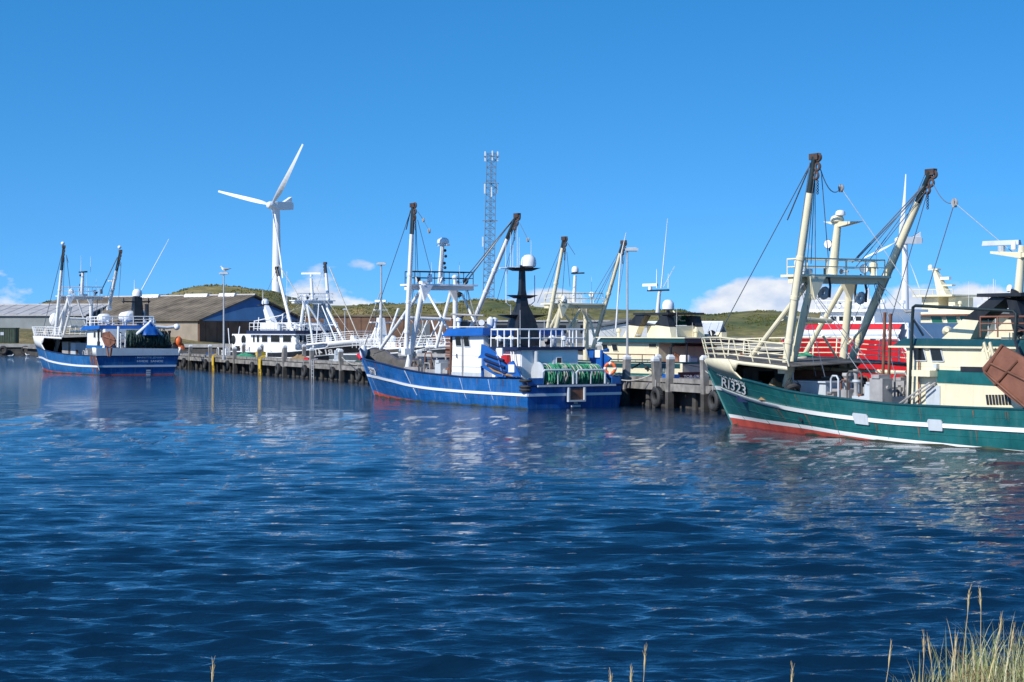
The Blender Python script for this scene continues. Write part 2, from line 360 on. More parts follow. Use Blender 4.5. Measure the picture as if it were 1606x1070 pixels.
CREST = smoothtab([((px-CX)/FPX*420, CAMH + (YH-y)/FPX*420) for px, y in
    [(-400,512),(-100,508),(40,500),(90,472),(140,471),(220,470),(275,463),(310,455),(340,454),(385,455),(430,457),(470,472),(540,478),(620,475),(700,476),(760,471),(800,475),(850,485),(900,484),(960,484),(1010,482),(1062,481),(1090,489),(1120,492),(1180,488),(1230,489),(1290,493),(1400,500),(1606,506),(2200,512)]])
def fbm(x, y, s, o=4, seed=0.0):
    v, a = 0.0, 1.0
    for i in range(o): v += a*mnoise.noise(Vector((x/s + seed, y/s - seed, seed*1.7 + i*9.1))); s *= 0.5; a *= 0.5
    return v
def dune_z(x, y):
    t = min(max((y - 352) / 68.0, 0), 1); t = t*t*(3-2*t)
    z = 1.2 + (CREST(x) - 1.2) * t
    if y > 420: z -= (y-420)*0.035
    k = min(1, t*1.4)
    return z + k*(0.85*fbm(x, y*0.7, 26, 4, 2.0) + 0.20*fbm(x, y, 5, 3, 7.0)) - 0.05*k
def build_dunes():
    xs = np.arange(-290, 300, 1.9); ys = np.concatenate([np.arange(350, 432, 1.7), np.arange(434, 560, 8.0)])
    V = [(x, y, dune_z(x, y)) for y in ys for x in xs]; nc = len(xs)
    F = [(r*nc+c, r*nc+c+1, (r+1)*nc+c+1, (r+1)*nc+c) for r in range(len(ys)-1) for c in range(nc-1)]
    d = MB(); d.add(V, F); tag(obj('dune_hills', d, 'dune_turf', angle=80), 'grass-covered sand dunes behind the harbour', kind='structure')
    g = MB(); rng = random.Random(5)                                                     # marram tufts on the slopes
    for i in range(26000):
        x = rng.uniform(-150, 190); y = rng.uniform(356, 424)
        if fbm(x, y, 9, 2, 3.3) < -0.12: continue
        z = dune_z(x, y) - 0.05; h = rng.uniform(0.15, 0.42); w = rng.uniform(0.15, 0.45); a = rng.uniform(0, 3.14)
        dx, dy = math.cos(a)*w, math.sin(a)*w; lx = rng.uniform(-.15, .3)
        g.add([(x-dx, y-dy, z), (x+dx, y+dy, z), (x+lx, y, z+h), (x-dy, y+dx, z), (x+dy, y-dx, z), (x+lx-.1, y, z+h*.8)], [(0,1,2),(3,4,5)])
    tag(obj('dune_grass', g, 'dune_turf', smooth=False), 'tufts of marram grass over the dunes', kind='stuff')
    b = MB(); xs = np.arange(-140, -46, 1.2); ys = np.arange(314, 346, 1.2)
    def bz(x, y):
        t = min(max((y-315)/14.0, 0), 1); t = t*t*(3-2*t); e = min(1, max(0, (-48-x)/22.0))
        return 1.6 + (2.6 + 0.5*fbm(x, y, 12, 3, 1.1))*t*e + 0.16*fbm(x, y, 2.2, 2, 4.4)*t
    V = [(x, y, bz(x, y)) for y in ys for x in xs]; nc = len(xs)
    b.add(V, [(r*nc+c, r*nc+c+1, (r+1)*nc+c+1, (r+1)*nc+c) for r in range(len(ys)-1) for c in range(nc-1)])
    tag(obj('grass_bank', b, 'dry_turf', angle=80), 'dry grassy bank behind the far quay', kind='structure')
build_dunes()

# ------------------------------------------------------------------ buildings on land
paint('roof_moss', (0.165, 0.128, 0.085), 0.9, 0.35, 0.5, dirtcol=(0.16, 0.15, 0.05), scale=0.25, streak=False)
paint('roof_pale', (0.42, 0.41, 0.40), 0.8, 0.15, 0.3, scale=0.4, streak=False)
paint('sheet_white', (0.66, 0.67, 0.66), 0.6, 0.08, 0.25, scale=0.4)
paint('wall_tan', (0.30, 0.25, 0.19), 0.85, 0.12, 0.3, scale=0.3)
paint('wall_rust', (0.17, 0.088, 0.052), 0.85, 0.22, 0.4, dirtcol=(0.08, 0.05, 0.03), scale=0.35)
paint('clad_blue', (0.04, 0.15, 0.38), 0.6, 0.12, 0.2, scale=0.3)
paint('clad_pale_blue', (0.18, 0.36, 0.58), 0.6, 0.1, 0.2, scale=0.3)
paint('wall_slate', (0.11, 0.125, 0.14), 0.8, 0.1, 0.25, scale=0.3)
paint('wall_light_slate', (0.24, 0.27, 0.28), 0.8, 0.1, 0.25, scale=0.3)
paint('container_green', (0.035, 0.06, 0.035), 0.7, 0.2, 0.4, rust=0.2)
def frame(o, ex):
    ex = Vector(ex).normalized(); ey = Vector((-ex.y, ex.x, 0)); o = Vector((o[0], o[1], 0))
    return lambda a, b, z: o + ex*a + ey*b + Vector((0, 0, z))
def gable_house(name, label, origin, ex, W, Lg, eave, ridge, mats, over=0.4, base=1.6, low_frac=0.0, ribs=0, panels=None):
    """gable end runs from origin along ex (W metres), the long side runs back along the left normal"""
    T = frame(origin, ex); ang = math.atan2(ex[1], ex[0])
    root = link(name, None, loc=origin); tag(root, label, 'building')
    O = Vector(origin); loc = lambda p: p - O
    w = MB(); w.hexa([loc(T(0,0,base)), loc(T(W,0,base)), loc(T(W,Lg,base)), loc(T(0,Lg,base))], [loc(T(0,0,eave)), loc(T(W,0,eave)), loc(T(W,Lg,eave)), loc(T(0,Lg,eave))])
    obj('wall', w, mats['wall'], root, False)
    gm = MB(); gm.plate([loc(T(0,-.05,eave)), loc(T(W,-.05,eave)), loc(T(W/2,-.05,ridge-.12))], T(0,Lg,0)-T(0,0,0)+Vector((0,0,0)))
    obj('gable', gm, mats['gable'], root, False)
    if 'gable_inset' in mats:
        i2 = MB(); i2.plate([loc(T(W*.02,-.12,eave-.1)), loc(T(W*.98,-.12,eave-.1)), loc(T(W*.62,-.12,eave+(ridge-eave)*.60)), loc(T(W*.42,-.12,eave+(ridge-eave)*.52))], T(0,.06,0)-T(0,0,0)); obj('gable_panel', i2, mats['gable_inset'], root, False)
    s = (ridge-eave)/(W/2)
    for side in (0, 1):
        r = MB(); x0 = -over if side == 0 else W+over; z0 = eave-over*s
        a, b2 = loc(T(x0,-over,z0+.1)), loc(T(W/2,-over,ridge+.1)); c, d = loc(T(W/2,Lg+over,ridge+.1)), loc(T(x0,Lg+over,z0+.1))
        r.plate([a,b2,c,d] if side == 0 else [d,c,b2,a], (0,0,.22)); rf = obj('roof', r, mats['roof'], root, False)
        if ribs:
            rb = MB()
            for k in range(ribs):
                q = (k+.5)/ribs; p0 = a.lerp(d, q); p1 = b2.lerp(c, q); rb.tube([p0+Vector((0,0,.22)), p1+Vector((0,0,.22))], .06, 4)
            obj('roof_ribs', rb, mats['roof'], rf, False)
    rc = MB(); rc.tube([loc(T(W/2,-over,ridge+.3)), loc(T(W/2,Lg+over,ridge+.3))], .22, 6); obj('ridge_cap', rc, mats.get('ridge', mats['roof']), root)
    return root, T, O
gh, T, O = gable_house('warehouse', 'big warehouse with mossy brown roof and blue gable below the dune', (-53.1, 325, 1.6), (0.62, 0.785, 0), 25, 52, 5.7, 9.9,
    {'wall': 'wall_rust', 'gable': 'clad_blue', 'gable_inset': 'clad_pale_blue', 'roof': 'roof_moss', 'ridge': 'roof_pale'}, ribs=44, over=.7)
lw = MB(); lw.hexa([T(-.12,.3,1.6)-O, T(-.12,51,1.6)-O, T(-.02,51,1.6)-O, T(-.02,.3,1.6)-O], [T(-.12,.3,5.5)-O, T(-.12,51,5.5)-O, T(-.02,51,5.5)-O, T(-.02,.3,5.5)-O]); obj('side_wall', lw, 'wall_tan', gh, False)
for k in range(9):                                                                        # sheet joints on the gable foot
    m = MB(); a = 2.6*k + 1.4; m.hexa([T(a,-.10,1.7)-O, T(a+2.45,-.10,1.7)-O, T(a+2.45,.02,1.7)-O, T(a,.02,1.7)-O], [T(a,-.10,5.75)-O, T(a+2.45,-.10,5.75)-O, T(a+2.45,.02,5.75)-O, T(a,.02,5.75)-O]); obj('cladding_panel', m, 'wall_rust', gh, False)
for a, w_ in ((4, 4), (11, 6), (24, 5)): m = MB(); m.hexa([T(11.6,a,9.75)-O, T(13.4,a,9.75)-O, T(13.4,a+w_,9.75)-O, T(11.6,a+w_,9.75)-O], [T(12,a,10.55)-O, T(13,a,10.55)-O, T(13,a+w_,10.55)-O, T(12,a+w_,10.55)-O]); obj('roof_light', m, 'sheet_white', gh, False)
gable_house('storage_hall', 'grey storage hall with pale roof behind the grassy bank', (-76, 340, 1.6), (0.12, 0.993, 0), 24, 46, 6.5, 8.4,
    {'wall': 'wall_light_slate', 'gable': 'wall_slate', 'roof': 'roof_pale'}, ribs=20)
gable_house('annex_shed', 'dark slate shed at the left edge beside the grey hall', (-97, 333, 1.6), (0.12, 0.993, 0), 6, 16, 5.6, 6.8,
    {'wall': 'wall_slate', 'gable': 'wall_slate', 'roof': 'roof_pale'}, ribs=10)
gable_house('boathouse', 'low boathouse with white roof and dark walls at the dune foot', (30.5, 285, 1.6), (0.2, 0.98, 0), 12, 16, 3.3, 4.9,
    {'wall': 'wall_slate', 'gable': 'wall_slate', 'roof': 'sheet_white'}, ribs=14)
gable_house('workshop', 'white workshop with dark ridge behind the cream trawler', (13.0, 283, 1.6), (0.97, 0.12, 0), 9, 12, 4.4, 5.2,
    {'wall': 'sheet_white', 'gable': 'sheet_white', 'roof': 'wall_slate'}, ribs=10)
def brown_shed():
    O = Vector((-36, 332, 1.6)); root = tag(link('brown_shed', None, loc=O), 'long flat brown shed in front of the dunes', 'building')
    m = MB(); m.box(0, 27, 0, 18, 0, 4.75); obj('wall', m, 'wall_rust', root, False)
    r = MB(); r.box(-.25, 27.25, -.25, 18.2, 4.75, 5.05); obj('roof', r, 'roof_moss', root, False)
    for k in range(11): p = MB(); p.box(k*2.45+.1, k*2.45+2.42, -.07, .02, .1, 4.65); obj('cladding_panel', p, 'wall_rust', root, False)
    d = MB(); d.box(18.3, 21.8, -.14, -.03, 0, 3.6); obj('door', d, 'wall_slate', root, False)
    O = Vector((-9, 336, 1.6)); root = tag(link('grey_shed', None, loc=O), 'grey shed with flat roof right of the brown shed', 'building')
    m = MB(); m.box(0, 26, 0, 14, 0, 3.9); obj('wall', m, 'wall_slate', root, False)
    r = MB(); r.box(-.25, 26.2, -.25, 14, 3.9, 4.15); obj('roof', r, 'roof_pale', root, False)
    for k in range(5): p = MB(); p.box(k*5+1.0, k*5+3.4, -.1, .02, 1.9, 3.3); obj('window', p, 'glass', root, False)
brown_shed()
def container():
    p = Vector((-86.5, 311.5, 1.78)); root = tag(link('green_container', None, loc=p), 'dark green steel container on the far quay', 'container')
    m = MB(); m.box(0, 5.6, 0, 2.4, .1, 2.5); obj('body', m, 'container_green', root, False)
    for k in range(14): r = MB(); r.box(.15+k*.39, .35+k*.39, -.05, .02, .2, 2.4); obj('rib', r, 'container_green', root, False)
    m = MB(); m.box(-.1, 5.7, -.12, 2.5, 2.5, 2.62); obj('lid', m, 'container_green', root, False)
    m = MB(); m.box(3.2, 3.75, -.08, -.055, 1.4, 1.9); obj('label_plate', m, 'pale_grey', root, False)
container()

# ------------------------------------------------------------------ turbines, radio mast, lamps
def turbine(px, hy, D, R, base_d, label, angs, yaw, ztop_off=2.0):
    hub = unproj(px, hy, D)
    fr = Vector((-math.sin(yaw), -math.cos(yaw), 0)); e = Vector((math.cos(yaw), -math.sin(yaw), 0))   # rotor axis (front) and rotor-plane horizontal
    base = Vector((hub.x - fr.x*R*.10, hub.y - fr.y*R*.10, 1.7)); root = tag(link('wind_turbine', None, loc=base), label, 'wind turbine', 'wind turbines')
    H = hub.z - 1.7; rel = hub - base; bd = base_d
    t = MB(); t.lathe([(bd/2*(1-.42*q), H*q - .0) for q in np.linspace(0, 1, 14)][:-1] + [(bd/2*.56, H-.9)], n=24); obj('tower', t, 'turbine_white', root)
    n = MB(); back = -fr; up = Vector((0,0,1)); side = e
    ring = lambda s, hw, z0, z1: [rel + back*s + side*q[0]*hw + up*(z0 if q[1] < 0 else z1) for q in ((-1,-1),(1,-1),(1,1),(-1,1))]
    k = R/27.0
    secs = [(.6*k,1.0*k,-1.0*k,1.0*k),(2*k,1.4*k,-1.35*k,1.35*k),(7*k,1.5*k,-1.4*k,1.4*k),(9.6*k,1.35*k,-1.2*k,1.3*k),(10.3*k,.7*k,-.6*k,.7*k)]
    for a, b2 in zip(secs[:-1], secs[1:]): n.hexa(ring(*a), ring(*b2))
    obj('nacelle', n, 'turbine_white', root, smooth=True, angle=50)
    c = MB(); c.hexa(ring(6.0*k,.8*k,1.3*k,1.5*k), ring(9.4*k,.8*k,1.3*k,3.4*k)); obj('cooler', c, 'turbine_white', root, False)
    hb = MB(); hb.lathe([(.15*k,-1.9*k),(.9*k,-1.5*k),(1.35*k,-.7*k),(1.4*k,.4*k),(1.2*k,.8*k)], rel, (side, up, back), 16); obj('hub', hb, 'turbine_white', root)
    for A in angs:
        A = math.radians(A); d = e*math.cos(A) + up*math.sin(A); tq = (-e*math.sin(A) + up*math.cos(A))
        b2 = MB(); rings = []
        for q in np.linspace(0, 1, 18):
            r = 1.0*k + q*(R-1.0*k); ch = (0.85 + 1.15*math.sin(min(q/.22,1)*math.pi/2) * (1-max(0,(q-.22)/.78))**.85)*k if q > .03 else 0.95*k
            ch = max(ch*(1-q*.25), .25*k); th = max(.42*k*(1-q)**1.3, .07*k); tw = math.radians(62*(1-q)**1.6 + 10)
            cd = tq*math.cos(tw) + fr*math.sin(tw); nd = fr*math.cos(tw) - tq*math.sin(tw)
            cen = rel + d*r + fr*(R*.055*q*q) - tq*(R*0.03*q*q)
            rings.append([cen + cd*ch*(x) + nd*th*y for x, y in ((-.72,0),(-.35,.28),(.08,.5),(.28,.0),(.08,-.5),(-.35,-.28))])
        for i in range(len(rings)-1): b2.hexa(rings[i], rings[i+1])
        obj('blade', b2, 'turbine_white', root, angle=60)
turbine(425, 322, 690, 27.5, 4.1, 'white wind turbine rising behind the blue-gabled warehouse', (51, 169, 288), math.radians(40))
turbine(1410, 377, 780, 27.5, 3.6, 'distant white wind turbine behind the green trawler derrick', (75, 195, 315), math.radians(72))
def radio_mast():
    D = 470; base = unproj(765, 500, D); base.z = 4.0; top = unproj(771, 241, D); root = tag(link('radio_mast', None, loc=base), 'tall blue-grey steel lattice telecom mast behind the dunes', 'mast')
    Hh = top.z - base.z; dx = top.x - base.x; wb, wt = 1.4, 1.1
    def cn(q, i): w = wb + (wt-wb)*q; sx, sy = ((-1,-1),(1,-1),(1,1),(-1,1))[i]; return Vector((dx*q + sx*w, sy*w, Hh*q))
    for i in range(4): m = MB(); m.tube([cn(0,i), cn(1,i)], .085, 5); obj('leg', m, 'mast_steel', root)
    n = 26
    for k in range(n):
        m = MB()
        for i in range(4):
            a, b2 = cn(k/n,i), cn((k+1)/n,(i+1)%4); c, d = cn(k/n,(i+1)%4), cn((k+1)/n,i); m.tube([a,b2], .034, 4); m.tube([c,d], .034, 4); m.tube([d,b2], .04, 4)
        obj('brace_bay', m, 'mast_steel', root)
    for k in range(3): m = MB(); c = Vector((dx*.5-.4+.4*k, -1.0, 0)); m.tube([Vector((-.3+.3*k,-.6,0)), Vector((dx-.2+.2*k,-.5,Hh))], .05, 4); obj('cable', m, 'mast_steel', root)
    for z, ws in ((.985, ((-1.6,.3),(1.5,.3),(.2,-1.5))), (.80, ((-1.5,-.8),(1.45,-.8))), (.50, ((-1.7,-.9),)), (.78, ((.2,-1.5),))):
        for ax, ay in ws:
            m = MB(); c = Vector((dx*z+ax, ay, Hh*z)); m.box(c.x-.16, c.x+.16, c.y-.12, c.y+.12, c.z-1.2, c.z+1.2); obj('antenna_panel', m, 'sheet_white', root, False)
    for z in (.985, .62, .83): m = MB(); m.box(dx*z-1.9, dx*z+1.9, -.12, .12, Hh*z-.1, Hh*z+.1); m.box(dx*z-.1, dx*z+.1, -2.2, 2.2, Hh*z-.1, Hh*z+.08); obj('bracket', m, 'mast_steel', root, False)
radio_mast()
def lamp(px, ytop, D, zb, label, arm=1.0, dirx=1, r=.075, both=False):
    t = unproj(px, ytop, D); root = tag(link('street_lamp', None, loc=(t.x, D, zb)), label, 'street lamp', 'street lamps'); h = t.z - zb
    m = MB(); m.tube([(0,0,0),(0,0,h*.5),(0,0,h)], [r*1.3, r*1.1, r*.75], 8); m.lathe([(r*2.2,0),(r*2.2,.25),(r*1.4,.3)]); obj('pole', m, 'galvanised', root)
    m = MB(); x0, x1 = (-arm/2, arm/2) if both else (-.12, arm); 
    if dirx < 0 and not both: x0, x1 = -arm, .12
    m.box(x0, x1, -.16, .16, h-.02, h+.12); m.box(x0+.1, x1-.1, -.13, .13, h+.12, h+.17); obj('lamp_head', m, 'pale_grey', root, False)
    m = MB(); m.box(x0+.08, x1-.08, -.12, .12, h-.05, h-.022); obj('lens', m, 'pale_grey', root, False)
    return root, t
lamp(351, 430, 175, 1.3, 'slim street lamp on the pier with a gull on its head', .85, both=True)
lamp(598, 415, 152, 1.3, 'thin grey street lamp rising behind the blue trawler foredeck', .75, both=True)
lamp(984, 393, 107, 1.3, 'tall street lamp on the pier beside the cream trawler wheelhouse', .6, r=.055)
lamp(541, 486, 260, 1.7, 'short street lamp in front of the long brown shed', .6, both=True)

def gull(loc, yaw, label, s=1.0, stand=False):
    root = tag(link('gull', None, loc=loc), label, 'gull', 'gulls'); root.rotation_euler.z = yaw; root.scale = (s, s, s)
    z = .16 if stand else .05
    b = MB(); b.tube([(-.26,0,z+.08),(-.15,0,z+.07),(0,0,z+.06),(.12,0,z+.08),(.19,0,z+.15),(.22,0,z+.2)], [.015,.06,.1,.085,.05,.03], 10); b.ball((.24,0,z+.235), .052, .045, .045, 10); obj('body', b, 'gull_white', root)
    for sgn in (-1, 1): w = MB(); w.tube([(.1,sgn*.07,z+.1),(0,sgn*.1,z+.1),(-.16,sgn*.075,z+.1),(-.34,sgn*.03,z+.11)], [.03,.06,.05,.008], 8); obj('wing', w, 'gull_grey', root)
    t = MB(); t.tube([(-.28,.02,z+.115),(-.42,0,z+.12)], [.03,.006], 6); obj('tail', t, 'gull_dark', root)
    k = MB(); k.tube([(.28,0,z+.235),(.345,0,z+.22)], [.016,.004], 6); obj('bill', k, 'bill_yellow', root)
    if stand:
        for sgn in (-1, 1): l = MB(); l.tube([(0,sgn*.04,0),(0,sgn*.04,z+.04)], .01, 5); obj('leg', l, 'bill_yellow', root)
for (px, py, yaw, lab, s) in ((17, 560.5, .2, 'white gull afloat, leftmost of the three by the far quay', 1.5), (43, 558.5, 2.8, 'white gull afloat, middle of the three by the far quay', 1.4), (62, 563.5, .1, 'white gull afloat just off the bow of the moored blue trawler', 1.3)):
    D = 12000/(py-518); gull(((px-CX)/FPX*D, D, 0.0), yaw, lab, s)
gt = unproj(353, 428.5, 175); gull((gt.x, 175, gt.z), 2.9, 'gull standing on the slim pier lamp', 1.5, True)

# ------------------------------------------------------------------ timber pier
PQ = Vector((-78.8, 308.0, 0)); PE = Vector((0.3827, -0.9239, 0)); PN = Vector((0.9239, 0.3827, 0)); PZ = 1.32; PW = 5.2; PLEN = 236.0
def pier_s(px): r = (px - CX)/FPX; return (r*PQ.y - PQ.x)/(PE.x - r*PE.y)
def pp(s, t, z): return PQ + PE*s + PN*t + Vector((0, 0, z))
def build_pier():
    O = pp(150, 0, 0); root = tag(link('pier', None, loc=O), 'grey timber pier with square mooring posts running through the harbour', 'pier')
    def hx(name, s0, s1, t0, t1, z0, z1, mat, par=root):
        m = MB(); m.hexa([pp(s,t,z0)-O for s,t in ((s0,t0),(s1,t0),(s1,t1),(s0,t1))], [pp(s,t,z1)-O for s,t in ((s0,t0),(s1,t0),(s1,t1),(s0,t1))]); return obj(name, m, mat, par, False)
    hx('deck_slab', 0, 117.9, .1, PW-.1, PZ-.22, PZ, 'timber')
    hx('deck_bearer', 117.9, PLEN, .35, .6, PZ-.35, PZ-.08, 'timber_dark'); hx('deck_bearer', 117.9, PLEN, PW-.6, PW-.35, PZ-.35, PZ-.08, 'timber_dark')
    hx('light_block_board', 0, PLEN-1, .75, .95, -2.0, PZ-.3, 'timber_dark')  # added dark board that blocks light, so the underside of the pier goes black
    pl = MB(); 
    pl.hexa([PE*s + PN*t + Vector((0,0,PZ-.075)) for s,t in ((0,.06),(.385,.06),(.385,PW-.06),(0,PW-.06))], [PE*s + PN*t + Vector((0,0,PZ)) for s,t in ((0,.06),(.385,.06),(.385,PW-.06),(0,PW-.06))])
    me = [pl.mesh('plank', 'timber', smooth=False)]
    n = 295
    for k in range(n):
        o = link('plank', me[0], root, PQ + PE*(118 + k*.4) - O + Vector((0,0,random.uniform(-.012,.012))) + PN*random.uniform(-.04,.04))
    posts = [-1] + [295, 301, 334, 372, 411, 450, 493, 540, 590, 660, 740, 830, 905, 987, 1036, 1056, 1112, 1160]
    post_s = [20, 45, 70, 95, 112] + [pier_s(p) for p in posts[2:]]
    sq = lambda s, t, h: [pp(s+a*h, t+b*h, 0) for a, b in ((-1,-1),(1,-1),(1,1),(-1,1))]
    def post(s, t, zt, w=.165, dark=False):
        m = MB(); a = sq(s, t, w); jx = Vector((random.uniform(-.09,.09), random.uniform(-.09,.09), 0))
        m.hexa([p - O + Vector((0,0,PZ-.48)) for p in a], [p - O + jx + Vector((0,0,zt)) for p in a]); p = obj('mooring_post', m, 'timber', root, False); q = MB(); q.hexa([x - O + Vector((0,0,-1.8)) for x in a], [x - O + Vector((0,0,PZ-.482)) for x in a]); obj('pile', q, 'timber_dark', root, False)
        c = MB(); b2 = sq(s, t, w*1.04); b3 = sq(s, t, w*.55); b4 = sq(s, t, w*.12)
        c.hexa([q - O + jx + Vector((0,0,zt)) for q in b2], [q - O + jx + Vector((0,0,zt+.12)) for q in b2]); c.hexa([q - O + jx + Vector((0,0,zt+.12)) for q in b2], [q - O + jx + Vector((0,0,zt+.24)) for q in b3]); obj('cap', c, 'sheet_white', p, False)
    for s in post_s: post(s, -.22, PZ + random.uniform(.86, 1.22))
    for px in (296, 322, 352, 381, 430, 481, 517, 557, 610, 700, 800, 880, 968, 1010, 1030, 1095): post(pier_s(px) + 2.0, PW+.1, PZ + random.uniform(.8, 1.15), .15)
    ss = sorted(post_s) + [PLEN]
    for a, b2 in zip(ss[:-1], ss[1:]):                                                    # edge beam, one baulk from post to post
        if b2 - a < .6: continue
        hx('edge_beam', a+.21, b2-.21, -.30, .04, PZ-.42 + random.uniform(-.02,.02), PZ-.06, 'timber'); hx('kerb_baulk', a+.21, b2-.21, -.12, .16, PZ+.004, PZ+.22, 'timber')
        k = max(1, round((b2-a)/2.6))
        for i in range(k):
            m = MB(); q = pp(a + (i+.5)*(b2-a)/k, .25, 0) - O; m.tube([q+Vector((0,0,-2)), q+Vector((0,0,PZ-.35))], .16, 8); obj('pile', m, 'timber_dark', root)
    for a, b2 in zip(range(0, int(PLEN), 9), range(9, int(PLEN)+9, 9)): hx('edge_beam', a+.02, min(b2, PLEN)-.02, PW-.04, PW+.3, PZ-.42, PZ-.06, 'timber')
    hx('edge_beam', PLEN, PLEN+.25, 0, PW, PZ-.4, PZ-.05, 'timber')
    # railing of the pier root behind the post row
build_pier()
def tyre(loc, axis, R, label, group='tyre fenders hanging from the pier', tilt=0.0):
    root = tag(link('tyre_fender', None, loc=loc), label, 'tyre', group); d = Vector(axis).normalized()
    m = MB(); m.torus((0,0,0), d, R*.68, R*.32, 26, 10, flat=1.0); 
    obj('carcass', m, 'rubber', root)
    t = MB()
    for k in range(26):
        a = 2*math.pi*k/26; e = d.cross(Vector((0,0,1))).normalized()*math.cos(a) + Vector((0,0,1))*math.sin(a); w = d.cross(e)
        c = e*R*.985; t.hexa([c + w*x*.04*R*2 + d*y*R*.2 for x, y in ((-1,-1),(1,-1),(1,1),(-1,1))], [c + e*R*.035 + w*x*.035*R*2 + d*y*R*.2 for x, y in ((-1,-1),(1,-1),(1,1),(-1,1))])
    obj('tread', t, 'rubber', root, False)
    r = MB(); r.tube([Vector((0,0,R*.5)) - d*.1, Vector((0,0,R+.35)) - d*.06], .03, 6); obj('chain', r, 'steel_grey', root)
    return root
TY = [(295, 'tyre fender on the pier beside the transom of the moored blue trawler'), (329, 'tyre fender on the pier just left of the first yellow ladder'), (364, 'tyre fender on the pier just right of the first yellow ladder'), (403, 'tyre fender on the pier just left of the second yellow ladder'),
      (444, 'tyre fender on the pier, first right of the second yellow ladder'), (486, 'tyre fender on the pier just left of the grey ladder'), (530, 'tyre fender on the pier just right of the grey ladder'), (572, 'tyre fender on the pier behind the bow of the middle blue trawler'),
      (1043, 'big tyre fender on the pier between blue stern and green bow'), (1134, 'big tyre fender on the pier touching the green trawler bow')]
for px, lab in TY: tyre(pp(pier_s(px), -.47, .62 if px < 1000 else .58), PN, .52 if px > 1000 else .50, lab)
for k in range(5):
    x = -93 + k*3.6; tyre((x, 309.0, .75), (0, 1, 0), .72, ['leftmost', 'second', 'third', 'fourth', 'last'][k] + ' tyre fender along the far quay, counted from the picture edge', 'tyre fenders along the far quay')
def ladder(px, mat, label, z0=-.3, z1=None, w=.28):
    s = pier_s(px); O = pp(s, -.42, 0); root = tag(link('ladder', None, loc=O), label, 'ladder', 'pier ladders'); z1 = z1 or PZ+.25
    for k in (-1, 1): m = MB(); m.tube([PE*w*k + Vector((0,0,z0)), PE*w*k + Vector((0,0,z1)), PE*w*k + PN*.35 + Vector((0,0,z1+.1))], .045, 6); obj('stile', m, mat, root)
    for k in range(6): m = MB(); z = z0 + .2 + k*.3; m.tube([PE*-w + Vector((0,0,z)), PE*w + Vector((0,0,z))], .03, 6); obj('rung', m, mat, root)
    return root
for px, lab in ((341, 'yellow ladder on the pier nearest the moored blue trawler stern'), (415, 'second yellow ladder on the pier, right of the first')):
    r = ladder(px, 'yellow', lab); m = MB(); m.hexa([PE*a + PN*b + Vector((0,0,.55)) for a, b in ((-.36,-.06),(.36,-.06),(.36,-.03),(-.36,-.03))], [PE*a + PN*b + Vector((0,0,1.45)) for a, b in ((-.36,-.06),(.36,-.06),(.36,-.03),(-.36,-.03))]); obj('guard_plate', m, 'yellow', r, False)
ladder(498, 'galvanised', 'grey steel ladder on the pier left of the middle blue trawler bow')
ladder(978, 'galvanised', 'grey steel ladder on the pier beside the middle blue trawler stern')

